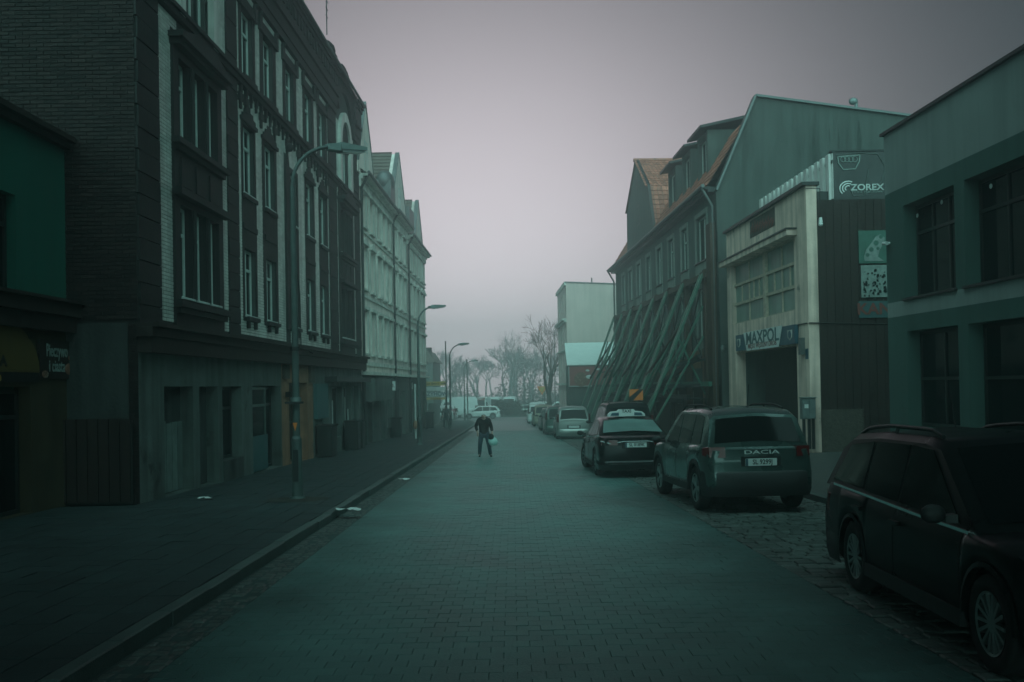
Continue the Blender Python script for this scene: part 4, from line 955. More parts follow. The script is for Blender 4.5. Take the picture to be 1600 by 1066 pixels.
a, z = FR.hit(1261, 553); b = MB(); b.fb(FR, a - .12, a + .12, 0, .012, z - .16, z + .16); tag(b.build('house_number_plate', T['bluesign']), 'small blue house number plate on the weathered pier', 'sign')
a, z = FR.hit(1256, 541); b = MB(); b.fb(FR, a - .1, a + .1, 0, .14, z - .26, z + .26); tag(b.build('junction_box', T['zinc']), 'rusty junction box on the pier beside the gated bay', 'box')
# shop sign
sg = thing('shop_sign', 'blue sign board with a white lettered panel over the gated bay', 'sign', FR.P(32, .1, 0))
a0, a1 = FR.s(1243.5, 520, .1), FR.s(1151, 530, .1); z0, z1 = FR.z(1243, 537, .1), FR.z(1243, 507, .1)
p = MB(); p.fb(FR, a0, a1, .02, .14, z0, z1); p.build('board', T['bluesign'], sg)
w_ = a1 - a0; c = (a0 + a1) / 2
p = MB(); p.prism(FR, [(c - w_ * .27, z0 - .04), (c + w_ * .27, z0 - .04), (c + w_ * .33, z1 + .04), (c - w_ * .33, z1 + .04)], .142, .165); p.build('panel', T['white'], sg)
letter('MAXPOL', FR.P(c, .168, z0 + (z1 - z0) * .62), -FR.d, T['teallet'], sg, .62, sx=1.5, bold=.012)
letter('MIĘSO WĘDLINY DRÓB', FR.P(c, .168, z0 + (z1 - z0) * .17), -FR.d, T['redbrown'], sg, .23, sx=1.3, bold=.002)
for f in (.065, .935):
    p = MB(); ca = a0 + w_ * f; p.prism(FR, [(ca - .2, z0 + .22), (ca, z0 + .12), (ca + .2, z0 + .22), (ca + .22, z1 - .15), (ca - .22, z1 - .15)], .142, .15); p.build('crest', T['beigetrim'], sg)
    p = MB(); cc = FR.P(ca, .15, (z0 + z1) / 2); p.cyl(cc, cc + FR.n * .01, .13, n=14); p.build('crest_disc', T['bluesign'], sg)
# electricity cabinet
ec = thing('electric_cabinet', 'pale electricity cabinet on a dark plinth beside the weathered pier', 'cabinet', FS.P(-.15, .3, gz(27.5) + .3))
yc = Ys - .25; a = at(1252, 655, yc); c = at(1272, 622, yc)
b = MB(); b.box(a.x, c.x, yc - .12, yc + .12, a.z, c.z); b.box(a.x - .02, c.x + .02, yc - .15, yc + .14, c.z, c.z + .03); b.build('cabinet_body', T['galv'], ec)
for f in (0, .5):
    p = MB(); p.box(a.x + .02 + (c.x - a.x) * f, a.x - .02 + (c.x - a.x) * (f + .5), yc - .135, yc - .121, a.z + .03, c.z - .03); p.build('door', T['galv'], ec)
p = MB(); p.box(a.x + .06, a.x + .18, yc - .14, yc - .136, c.z - .3, c.z - .18); p.build('label_plate', T['white'], ec)
for f in (.1, .5, .8):
    p = MB(); p.box(a.x + (c.x - a.x) * f, a.x + (c.x - a.x) * f + .07, yc - .05, yc + .05, at(1262, 702, yc).z, a.z); p.build('conduit', T['darkmetal'], ec)
# roof box with corrugated side and the dark billboard
bb = thing('roof_billboard', 'dark billboard with a car front and white lettering above the brown wall', 'billboard', (10.5, 28.3, zside))
Yb = Ys + .3; a = at(1302, 311, Yb); c = at(1388, 236, Yb)
p = MB(); p.box(a.x, c.x + .6, Yb, Yb + .15, a.z, c.z); p.build('board', T['dposter'], bb)
p = MB(); p.box(a.x - .05, c.x + .65, Yb - .04, Yb + .19, c.z, c.z + .05); p.box(a.x - .05, c.x + .65, Yb - .04, Yb + .19, a.z - .05, a.z); p.build('board_frame', T['darkmetal'], bb)
letter('ZOREX', at(1355, 293, Yb - .02), (1, 0, 0), T['offwhite'], bb, .27, bold=.006, sx=1.15)
letter('Firma Handlowa', at(1355, 299.5, Yb - .02), (1, 0, 0), T['greyprint'], bb, .11, sx=1.3)
FBd = Frame((0, Yb, 0), (1, 0, 0), (0, -1, 0))
def arcpts(cx, cz, rx, rz, t0, t1, n=10): return [FBd.P(cx + rx * math.cos(t0 + (t1 - t0) * i / n), .02, cz + rz * math.sin(t0 + (t1 - t0) * i / n)) for i in range(n + 1)]
lo = at(1325, 295, Yb); sw = MB()
for k, r_ in enumerate((.22, .15, .08)): sw.tube(arcpts(lo.x, lo.z, r_ * 1.2, r_, math.pi * .35, math.pi * 1.25, 8), .022, 6)
sw.build('emblem', T['white'], bb)
g = at(1326, 252, Yb); gr = MB()
gp_ = [(-.34, .14), (.34, .18), (.32, -.02), (.2, -.24), (-.18, -.26), (-.32, -.06)]
for i in range(6): p_, q_ = gp_[i], gp_[(i + 1) % 6]; gr.beam(FBd.P(g.x + p_[0], .015, g.z + p_[1]), FBd.P(g.x + q_[0], .015, g.z + q_[1]), .03, .03)
for i in range(4): gr.tube(arcpts(g.x - .18 + i * .12, g.z + .05, .08, .08, 0, 2 * math.pi, 12), .012, 5)
gr.build('grille_picture', T['greyprint'], bb)
ln = MB(); ln.tube([FBd.P(a.x + .1, .012, c.z - .1), FBd.P(a.x + .8, .012, c.z - .05), FBd.P(a.x + 1.4, .012, c.z - .1), FBd.P(a.x + 1.62, .012, c.z - .5), FBd.P(a.x + 1.5, .012, c.z - .95), FBd.P(a.x + 1.0, .012, a.z + .12)], .012, 5)
ln.tube([FBd.P(a.x + .5, .012, a.z + .35), FBd.P(a.x + .62, .012, a.z + .08), FBd.P(a.x + .95, .012, a.z + .08), FBd.P(a.x + 1.1, .012, a.z + .9)], .012, 5); ln.build('car_outline_picture', T['greyplaster'], bb)
FC = Frame((a.x - .05 + .035 * Yb, 0, 0), (-.035, 1, 0), (-1, -.035, 0))
cr = thing('corrugated_screen', 'pale corrugated sheet screen running back along the workshop roof', 'screen', (a.x, 31, zt))
sA = Yb; sB_ = FC.s(1186, 305); zc = FC.z(1301, 238)
ribs = 15; dw = (sB_ - sA) / ribs
for i in range(ribs):
    q0 = sA + i * dw; p = MB(); p.prism(Frame(FC.o, FC.d, FC.n), [(q0, zt - .4), (q0 + dw * .98, zt - .4), (q0 + dw * .98, zc + .012 * (i % 2)), (q0, zc + .012 * (i % 2))], -.06, -.04)
    p.fb(FC, q0 + dw * .15, q0 + dw * .7, -.04, .05, zt - .4, zc); p.build('sheet', T['corr'], cr)
p = MB(); p.fb(FC, sA, sB_, -.1, -.022, zc - .3, zc - .2); p.build('rail', T['darkmetal'], cr)
for i, (px0, py0, px1, py1, m, nm, lb) in enumerate(((1342, 412, 1390, 360, 'gposter', 'dog_poster', 'green poster with a pale spotted sitting dog'), (1346, 465, 1386, 414, 'greyprint', 'photo_poster', 'black and white photo collage poster under the dog poster'), (1342, 497, 1400, 470, 'tealboard', 'letter_board', 'teal board with dark red capital letters low on the brown wall'))):
    a = at(px0, py0, Ys - .06); c = at(px1, py1, Ys - .06); t = thing(nm, lb, 'poster' if i < 2 else 'sign', (a.x, Ys - .06, a.z))
    p = MB(); p.box(a.x, c.x, Ys - .075, Ys - .045, a.z, c.z); p.build('board', T[m], t)
    cx_, cz = (a.x + c.x) / 2, (a.z + c.z) / 2
    Fp = Frame((cx_, Ys - .076, 0), (1, 0, 0), (0, -1, 0))
    if i == 0:
        d = MB(); pts = [(-.32, -.42), (.3, -.44), (.1, -.3), (.16, -.1), (.3, .1), (.34, .26), (.2, .38), (.06, .32), (-.1, .12), (-.28, -.1), (-.34, -.3)]
        d.prism(Fp, [(x * .95, cz + z * 1.0) for x, z in pts], 0, .008); d.build('dog_picture', T['greyprint'], t)
        d = MB()
        for (x, z, r_) in ((.2, .3, .06), (.05, .12, .08), (-.1, -.08, .07), (-.22, -.24, .06), (.1, -.05, .05)):
            q_ = Fp.P(x, .009, cz + z); d.cyl(q_, q_ + Fp.n * .004, r_, n=10)
        d.build('dog_spots', T['gposter'], t)
    if i == 1:
        d = MB(); rnd = random.Random(2)
        for k in range(46):
            x, z = rnd.uniform(-.36, .33), rnd.uniform(-.48, .3); s_ = rnd.uniform(.03, .09); d.prism(Fp, [(x, cz + z), (x + s_, cz + z + rnd.uniform(-.03, .03)), (x + s_ * .8, cz + z + s_), (x + .01, cz + z + s_ * .9)], 0, .003 + k * .0002)
        d.build('photo_print', T['dposter'], t)
    if i == 2: letter('KANTOR', (a.x + .98, Ys - .078, cz), (1, 0, 0), T['redbrown'], t, .48, bold=.012, sx=1.05)
il = thing('insulator_lamp', 'small white bulb fitting hanging by a cable from the workshop corner', 'lamp fitting', FS.P(.3, .3, 0))
q0 = at(1281, 295, Ys - .4); q1 = at(1282, 340, Ys - .4)
p = MB(); p.tube([Vector((Xs, Ys, q0.z + .1)), q0, q1], .012, 5); p.build('cable', T['black'], il); p = MB(); p.cyl(q1, q1 + Vector((0, 0, -.15)), .045, .06, 10); p.sphere(q1 + Vector((0, 0, -.2)), .07, 10); p.build('fitting', T['white'], il)
wl_ = thing('wall_lamp', 'small dark wall light by the left edge of the blue shop sign', 'wall lamp', FR.P(s1 - .2, .1, 0)); q1 = FR.P(s1 + .1, .2, FR.z(1147, 543)); p = MB(); p.sphere(q1, .13, 10, sc=(.7, .7, 1.2)); p.build('lamp_shade', T['zinc'], wl_); p = MB(); p.cyl(q1, q1 - FR.n * .2, .03); p.build('bracket', T['darkmetal'], wl_)

# ------------------------------------------------------------------ right side: propped green house
pg = bld('propped_house', 'old dark green house with an orange tiled roof held up by raking props', 'building', (8.5, 52, gz(52) + .3))
h0, h1 = 37.95, 66.2; ze = 8.0; zg = gz(60) - .5
ws = [(40.5, 1.9, 'two')] + [(a, 1.25, 'one') for a in (43.9, 47.0, 50.1, 53.3, 56.6, 59.7, 62.6)]
holes = []
for a, w_, st in ws: holes += [(a - w_ / 2, a + w_ / 2, 5.3, 7.3), (a - w_ / 2, a + w_ / 2, 1.9, 4.1)]
g0 = []
a = 39.6
while a < 65: g0.append((a, a + 1.5, gz(a) + .4, -.45)); a += 3.1
b = MB(); wall(b, FR, h0, h1, -.2, ze, holes, .16); b.build('wall', T['greenwall'], pg)
b = MB(); wall(b, FR, h0, h1, zg, -.2, g0, .3); b.build('ground_floor_wall', T['darkbrown'], pg)
b = MB(); b.fb(FR, h0 + .1, h1, -7, -.5, zg, ze - .2); b.build('core', T['black'], pg)
for a, w_, st in ws:
    for z0, z1 in ((5.3, 7.3), (1.9, 4.1)):
        window(pg, FR, a, z0, w_, z1 - z0, -.12, 'two' if w_ > 1.5 else 'oneT', 'frame')
        b = MB(); t_ = .2
        b.fb(FR, a - w_ / 2 - t_, a - w_ / 2, 0, .05, z0, z1 + .02); b.fb(FR, a + w_ / 2, a + w_ / 2 + t_, 0, .05, z0, z1 + .02); b.fb(FR, a - w_ / 2 - t_, a + w_ / 2 + t_, 0, .06, z1 + .022, z1 + .22)
        b.build('window_surround', T['paleboard'], pg)
        b = MB(); b.fb(FR, a - w_ / 2 - t_, a + w_ / 2 + t_, 0, .04, z0 - .85, z0 - .06); b.build('spandrel', T['paleboard'], pg)
        b = MB(); b.fb(FR, a - w_ / 2 - t_, a + w_ / 2 + t_, 0, .12, z0 - .058, z0 - .002); b.build('sill', T['darkmetal'], pg)
for h in g0:
    if random.random() < .75: window(pg, FR, (h[0] + h[1]) / 2, h[2] + .8, h[1] - h[0], h[3] - h[2] - .82, -.2, 'two', 'darkmetal' if False else 'dframe', 'gglass')
b = MB(); b.fb(FR, h0, h1, 0, .5, ze, ze + .1); b.fb(FR, h0, h1, 0, .35, ze - .12, ze - .002); b.build('eaves', T['darkmetal'], pg)
b = MB(); b.cyl(FR.P(h0 - .1, .58, ze + .12), FR.P(h1, .58, ze + .12), .08); b.build('gutter', T['zinc'], pg)
for a in (h1 - .1, h0 + .1):
    b = MB(); b.tube([FR.P(a, .58, ze + .05), FR.P(a, .15, ze - .7), FR.P(a, .15, gz(a) + .3)], .06, 8); b.build('downpipe', T['zinc'], pg)
# tiles on the street slope of the roof and on the cross gable
zr = ze + .15
def tile_slope(P, nu, nv, name, du, dv, m='tile', kind='stuff', skip=None):
    b = MB()
    for j in range(nv):
        for i in range(nu):
            if skip and skip(i, j): continue
            u0, u1 = i * du, (i + 1) * du; v0, v1 = j * dv, (j + 1.15) * dv
            q_ = [P(u0 + .01, v0, .045), P(u0 + du * .5, v0, .075), P(u1 - .01, v0, .045), P(u1 - .01, v1, .0), P(u0 + du * .5, v1, .03), P(u0 + .01, v1, .0), P(u0 + .01, v0, .0), P(u1 - .01, v0, .0)]
            b.add(q_, [(0, 1, 4, 5), (1, 2, 3, 4), (6, 7, 2, 1, 0)])
    return b.build(name, T[m], pg, kind=kind)
rs = math.radians(58)           # steep lower slope
def PS(u, v, h): return FR.P(h0 + u, -.0 + .35 - v * math.cos(rs) - 0, zr + v * math.sin(rs)) + (FR.n * math.sin(rs) + Vector((0, 0, math.cos(rs)))) * h
LEN = h1 - h0; VL = 3.4
b = MB(); b.add([PS(0, 0, -.01), PS(LEN, 0, -.01), PS(LEN, VL, -.01), PS(0, VL, -.01)], [(0, 1, 2, 3)])
top = lambda u: FR.P(h0 + u, -5.2, 11.9)
b.add([PS(0, VL, -.01), PS(LEN, VL, -.01), FR.P(h1, -4.5, 11.6), FR.P(h0, -4.5, 11.6)], [(0, 1, 2, 3)]); b.build('roof', T['tiledark'], pg)
tile_slope(PS, int(LEN / .24), int(VL / .36), 'roof_tiles', .24, .36)
# cross gable
gc, gw = 55.4, 4.6; gpk = 13.6
face = [(gc - gw - .25, ze + .3), (gc + gw + .2, ze + .3), (gc + gw, 11.2), (gc + .55, gpk), (gc - gw + 1.9, 11.4)]
face = [(gc + gw, ze + .3), (gc + gw - .1, 11.1), (gc + .6, gpk), (gc - gw + 1.75, 11.3), (gc - gw + .1, ze + .3)]
b = MB(); b.prism(FR, face, -.3, .12); b.build('gable', T['greenwall'], pg)
b = MB()
for i in range(4): 
    p, q_ = face[i], face[i + 1]; b.beam(FR.P(p[0], .05, p[1] + .05), FR.P(q_[0], .05, q_[1] + .05), .16, .12)
b.build('verge_board', T['darkmetal'], pg)
window(pg, FR, gc + .3, 9.6, .8, 1.2, .13, 'one', 'dframe'); window(pg, FR, gc + .6, 12.0, .35, .7, .13, 'one', 'dframe')
DEP = 5.5
def quad_tiles(A, B, Cc, D, name, du=.26, dv=.36, m='tile'):   # A-B eave (front->back), D-C top
    A, B, Cc, D = map(Vector, (A, B, Cc, D)); U = (B - A).length; V = (D - A).length; nrm = (B - A).cross(D - A).normalized()
    if nrm.z < 0: nrm = -nrm
    def P(u, v, h): f = u / U; g = min(v / V, 1.0); return (A.lerp(B, f)).lerp(D.lerp(Cc, f), g) + nrm * h
    b = MB(); b.add([A - nrm * .01, B - nrm * .01, Cc - nrm * .01, D - nrm * .01], [(0, 1, 2, 3)]); b.build('roof_plane', T['tiledark'], pg)
    return tile_slope(P, max(1, int(U / du)), max(1, int(V / dv)), name, U / max(1, int(U / du)), V / max(1, int(V / dv)), m)
pk = face[2]; sh = face[3]; ft = face[4]; shl = face[1]
quad_tiles(FR.P(sh[0], .25, sh[1]), FR.P(sh[0], -DEP, sh[1]), FR.P(pk[0], -DEP + 1.2, pk[1]), FR.P(pk[0], .25, pk[1]), 'roof_tiles')
quad_tiles(FR.P(ft[0], .1, ft[1]), FR.P(ft[0], -DEP, ft[1]), FR.P(sh[0], -DEP, sh[1]), FR.P(sh[0], .1, sh[1]), 'roof_tiles', dv=.34)
quad_tiles(FR.P(shl[0], .25, shl[1]), FR.P(shl[0], -DEP, shl[1]), FR.P(pk[0], -DEP + 1.2, pk[1]), FR.P(pk[0], .25, pk[1]), 'roof_tiles')
b = MB(); b.tube([FR.P(pk[0], .3, pk[1] + .06), FR.P(pk[0], -DEP + 1.2, pk[1] + .06)], .12, 8); b.build('ridge', T['tile'], pg)
# three dormers
for i, a in enumerate((41.1, 44.3, 47.6)):
    d = MB(); w_ = .95; z0, z1 = ze + .95, ze + 3.1
    d.fb(FR, a - w_, a - w_ + .28, -2.6, -.25, z0, z1); d.fb(FR, a + w_ - .28, a + w_, -2.6, -.25, z0, z1); d.fb(FR, a - w_ + .28, a + w_ - .28, -.5, -.25, z1 - .25, z1); d.fb(FR, a - w_ + .28, a + w_ - .28, -.5, -.25, z0, z0 + .2); d.build('dormer', T['greenwall'], pg)
    window(pg, FR, a, z0 + .2, 2 * w_ - .58, z1 - z0 - .46, -.4, 'two', 'frame')
    d = MB(); P = FR.P; d.hexa([P(a - w_ - .3, .15, z1 + .0), P(a + w_ + .3, .15, z1 + .0), P(a + w_ + .3, -3.4, z1 + .75), P(a - w_ - .3, -3.4, z1 + .75), P(a - w_ - .3, .15, z1 + .12), P(a + w_ + .3, .15, z1 + .12), P(a + w_ + .3, -3.4, z1 + .87), P(a - w_ - .3, -3.4, z1 + .87)]); d.build('dormer_roof', T['darkmetal'], pg)
# big render gable facing the camera
Yg = 37.75; FG = Frame((0, Yg, 0), (1, 0, 0), (0, -1, 0))
pts = [at(1119, 300, Yg), at(1180, 152, Yg), at(1425, 184, Yg)]
poly = [(pts[0].x, pts[0].z), (pts[1].x, pts[1].z), (pts[2].x, pts[2].z), (pts[2].x + 3, pts[2].z - .6), (pts[2].x + 3, zg), (pts[0].x + .12, zg)]
b = MB(); b.prism(FG, poly, -.3, 0); b.build('render_gable', T['firewall'], pg)
b = MB()
for p, q_ in zip(pts, pts[1:]): b.beam((p.x, Yg + .12, p.z + .06), (q_.x, Yg + .12, q_.z + .06), .5, .09)
b.build('gable_coping', T['zinc'], pg)
SOOT = mat('soot', (.042, .055, .05), .95, .4, 3); rnd = random.Random(4)
for px, y0, y1, w_ in ((1271, 200, 262, 6), (1296, 200, 222, 1.3), (1310, 206, 240, 3), (1342, 190, 236, 6.5)):
    p = at(px, y0, Yg - .004); q_ = at(px, y1, Yg - .004); ww = w_ / FPX * Yg
    st_ = MB(); n = 8; l = [(p.x + ww * (-.15 - .35 * min(1, i / n * 2.2) + rnd.uniform(-.04, .04)), p.z + (q_.z - p.z) * i / n) for i in range(n + 1)]; r_ = [(p.x + ww * (.15 + .35 * min(1, i / n * 2.2) + rnd.uniform(-.04, .04)), p.z + (q_.z - p.z) * i / n) for i in range(n + 1)]
    st_.add([(x, Yg - .005, z) for x, z in l] + [(x, Yg - .005, z) for x, z in r_], [(i, i + 1, n + 2 + i, n + 1 + i) for i in range(n)])
    st_.build('soot_stain', SOOT, pg)
ds = thing('roof_vent', 'small cowl vent on the sloping top of the grey green gable', 'vent', at(1337, 172, Yg)); q_ = at(1338, 174, Yg + .3)
p = MB(); p.cyl(q_, q_ + Vector((0, 0, .35)), .07); p.build('pipe', T['galv'], ds); p = MB(); p.sphere(q_ + Vector((-.12, 0, .42)), .2, 10, sc=(1, .7, .8)); p.build('cowl', T['galv'], ds)
# ------------------------------------------------------------------ raking props
GREENN = 0
for k in range(8):
    a = 39.0 + 3.66 * k
    pr = thing('raking_prop', ['first', 'second', 'third', 'fourth', 'fifth', 'sixth', 'seventh', 'eighth'][k] + ' green steel raking prop against the house, counted from the workshop', 'prop', FR.P(a, 3.2, gz(a)), 0, 'raking props against the green house')
    zG = gz(a) + .1; foot = FR.P(a, 3.3, zG); P = FR.P
    b = MB(); b.fb(FR, a - .17, a + .17, .08, .36, zG, 4.75); b.build('wall_post', T['rust'], pr)
    b = MB(); b.fb(FR, a - .28, a + .28, .07, .44, 4.35, 4.65); b.build('head_plate', T['rust'], pr)
    for dx in (-.2, .2):
        b = MB(); b.beam(P(a + dx, .42, 4.55), P(a + dx * .5, 3.35, zG), .09, .15, upv=FR.d); b.build('raker', T['green'], pr)
    b = MB(); b.beam(P(a, .40, 1.9), P(a, 3.0, zG + .1), .08, .12, upv=FR.d); b.build('lower_raker', T['green'], pr)
    n = 6; b = MB()
    for i in range(n):
        f = (i + .5) / n; p = P(a - .2, .42, 4.55).lerp(P(a - .1, 3.35, zG), f); q_ = P(a + .2, .42, 4.55).lerp(P(a + .1, 3.35, zG), f + (.06 if i % 2 else -.06)); b.beam(p, q_, .05, .05)
    b.build('lacing', T['green'], pr)
    b = MB(); b.beam(P(a, .36, -.2), P(a, 2.0, -.25), .1, .14); b.beam(P(a, .36, .9), P(a, 1.6, .85 - .2), .08, .1); b.build('tie', T['darkmetal'], pr)
    b = MB(); b.box(foot.x - .35, foot.x + .5, foot.y - .3, foot.y + .3, gz(a), zG + .1); b.build('footing', T['greyplaster'], pr)
    if k < 7:
        b = MB(); b.beam(P(a, 1.2, 2.6), P(a + 3.66, 2.2, .3), .08, .1, upv=FR.n); b.build('diagonal_brace', T['green' if k % 2 else 'rust'], pr)
    b = MB(); b.beam(P(a, .4, 3.2), P(a, 2.2, -.6), .06, .09); b.beam(P(a, .36, -.6), P(a, 1.5, 1.9), .05, .08); b.build('strut', T['darkmetal' if k % 2 else 'green'], pr)
    if k < 7:
        b = MB(); b.beam(P(a, 2.5, -.9), P(a + 3.66, .9, 2.9), .05, .07); b.beam(P(a, .5, 1.0), P(a + 3.66, .5, 3.9), .05, .07); b.beam(P(a, .5, 3.9), P(a + 3.66, .5, .9), .05, .07); b.build('cross_brace', T['darkmetal'], pr)
    if k in (0, 1, 2, 4):
        b = MB(); b.beam(P(a + .1, .9, 3.4), P(a + 3.5, 2.6, -1.2), .07, .09, upv=FR.n); b.build('diagonal_brace', T['green'], pr)
for z, n_, m, lb in ((4.85, .3, 'rust', 'upper rusty waling beam running along the tops of the raking props'), (-.15, .5, 'green', 'lower dark waling beam running behind the raking props'), (-.7, 1.4, 'darkmetal', 'outer tie beam running across the raking props at head height')):
    b = MB(); b.beam(FR.P(37.6 if z < 0 else 38.6, n_, z if z < 0 else 4.5), FR.P(65.2, n_, z if z < 0 else 4.5), .16, .2 if z < 0 else .24); tag(b.build('waling_beam', T[m]), lb, 'beam', 'long beams of the propping')
b = MB(); b.fb(FR, 37.7, 39.6, .5, .7, -.25, -.05); 
for i, (a, z0, z1, w_) in enumerate(((40.2, -2.3, 1.4, .34), (41.6, .55, 1.35, 1.7), (44.6, .3, 1.0, 1.8), (48.4, .3, 1.0, 1.6), (42.9, -2.2, 1.2, .25), (46.6, -2.2, 2.2, .25), (52, .3, 1., 1.4))):
    b = MB(); b.fb(FR, a - w_ / 2, a + w_ / 2, .075 + .004 * i, .13 + .004 * i, z0, z1); b.build('facing_board', T['wood'], pg)
b = MB(); b.fb(FR, 38.0, 38.75, .05, .28, gz(38) + .3, 6.6); b.build('corner_post', T['rust'], pg)
b = MB(); b.beam(FR.P(38.2, .8, 1.0), FR.P(44, 2.0, -.6), .14, .18); tag(b.build('cross_beam', T['darkmetal']), 'long dark slanting beam crossing in front of the nearest props', 'beam')
b = MB(); b.fb(FR, 38.2, 64, 1.5, 1.56, -.95, -.75); b.fb(FR, 38.2, 64, .4, 1.5, -.8, -.76); b.build('hoarding_roof', T['black'], pg)
for i in range(60):
    if i % 9 in (3, 5): continue
    a = 38.4 + i * .43; b = MB(); b.fb(FR, a, a + .4, 1.46, 1.5, gz(a) + .25, -.98); b.build('hoarding_board', T['darkbrown'], pg)
hp = thing('hazard_board', 'orange and black striped hazard board fixed at the foot of a prop', 'sign', at(994, 617, 40.4)); q_ = at(994, 617, 40.4); Fh = Frame((q_.x, q_.y, q_.z), (1, 0, 0), (0, -1, 0)); s_ = .30
b = MB(); b.fb(Fh, -s_, s_, 0, .03, -s_ * .82, s_ * .82); b.build('board', T['hazard'], hp); t_ = s_ * .82
b = MB(); b.prism(Fh, [(-s_, -t_), (-s_ * .45, -t_), (s_, t_ * .9), (s_, t_), (s_ * .45, t_), (-s_, -t_ * .4)], .031, .036); b.build('stripe', T['ink'], hp)
b = MB(); b.beam((q_.x, q_.y + .05, gz(40.4)), (q_.x, q_.y + .05, q_.z + .3), .06, .06); b.build('post', T['green'], hp)
# ------------------------------------------------------------------ far right: pale house, low shed with billboards
fw = bld('pale_corner_house', 'pale four storey house with a blank wall beyond the propped house', 'building', (6, 80, gz(78)))
Yw = 76.0; Fw = Frame((0, Yw, 0), (1, 0, 0), (0, -1, 0)); pA = at(884, 442, Yw); pB = at(972, 447, Yw)
b = MB(); b.prism(Fw, [(pA.x, gz(76) - .3), (pB.x + 2, gz(76) - .3), (pB.x + 2, pB.z), (pA.x, pA.z)], -.4, 0); b.build('blank_wall', T['farwall'], fw)
b = MB(); b.beam((pA.x - .1, Yw + .2, pA.z + .06), (pB.x + 2, Yw + .2, pB.z + .06), .5, .1); b.cyl((at(925, 441, Yw).x, Yw + .2, pB.z), (at(925, 441, Yw).x, Yw + .2, at(925, 434, Yw).z), .06); b.build('coping', T['zinc'], fw)
Ff = Frame((pA.x + .0246 * Yw, 0, 0), (-.0246, 1, 0), (-1, -.0246, 0))
fs = [(a, z0, h_) for a in (78.0, 80.6, 83.2) for z0, h_ in ((6.0, 1.6), (3.4, 1.7), (.6, 1.9), (-2.6, 2.0))]
b = MB(); wall(b, Ff, Yw, 85.6, gz(80) - .4, pA.z, [(a - .45, a + .45, z0, z0 + h_) for a, z0, h_ in fs], .2); b.build('front_wall', T['farwall'], fw)
b = MB(); b.fb(Ff, Yw + .1, 85.6, -8, -.3, gz(80), pA.z - .2); b.build('core', T['black'], fw)
for a, z0, h_ in fs: window(fw, Ff, a, z0, .9, h_, -.14, 'T')
b = MB(); b.fb(Ff, Yw, 85.8, 0, .35, 5.25, 5.4); b.fb(Ff, Yw, 85.8, 0, .2, 5.1, 5.248); b.fb(Ff, Yw, 85.8, 0, .2, 2.7, 2.82); b.fb(Ff, Yw, 85.8, 0, .28, -.2, -.02); b.fb(Ff, Yw, 85.8, 0, .15, pA.z - .2, pA.z + .1); b.build('cornice', T['beigetrim'], fw)
sh_ = bld('low_shed', 'low shed with a pale sloping roof in front of the blank wall', 'shed', (6, 72, gz(72)))
a = at(889, 640, 71.0); c = at(962, 570, 71.0); d = at(890, 537, 73.5)
b = MB(); b.box(a.x, c.x + 1, 71, 74, gz(71), c.z); b.build('wall', T['greenwall'], sh_)
b = MB(); b.hexa([(a.x - .1, 70.8, c.z), (c.x + 1, 70.8, c.z), (c.x + 1, 73.6, d.z), (a.x - .1, 73.6, d.z), (a.x - .1, 70.8, c.z + .06), (c.x + 1, 70.8, c.z + .06), (c.x + 1, 73.6, d.z + .06), (a.x - .1, 73.6, d.z + .06)]); b.build('roof', T['white'], sh_)
pz = thing('food_billboard', 'red billboard with a round dish of food on the low shed', 'billboard', (5, 70.9, 0)); p0 = at(890, 603, 70.85); p1 = at(958, 572, 70.85)
b = MB(); b.box(p0.x, p1.x, 70.85, 70.93, p0.z, p1.z); b.build('board', T['pizza'], pz)
b = MB(); b.box(p0.x - .06, p1.x + .06, 70.82, 70.96, p0.z - .08, p0.z - .002); b.box(p0.x - .06, p0.x - .002, 70.82, 70.96, p0.z, p1.z); b.build('board_frame', T['offwhite'], pz)
q_ = at(908, 592, 70.83); b = MB(); b.cyl((q_.x, 70.845, q_.z - .05), (q_.x, 70.80, q_.z - .05), .56, n=24); b.build('dish_picture', T['food'], pz)
for (px, py, r_) in ((921, 589, .22), (918, 579, .12), (934, 577, .13)):
    q_ = at(px, py, 70.8); b = MB(); b.sphere((q_.x, 70.8, q_.z), r_, 12, sc=(1.3, .05, .7)); b.build('garnish_picture', T['white'], pz)
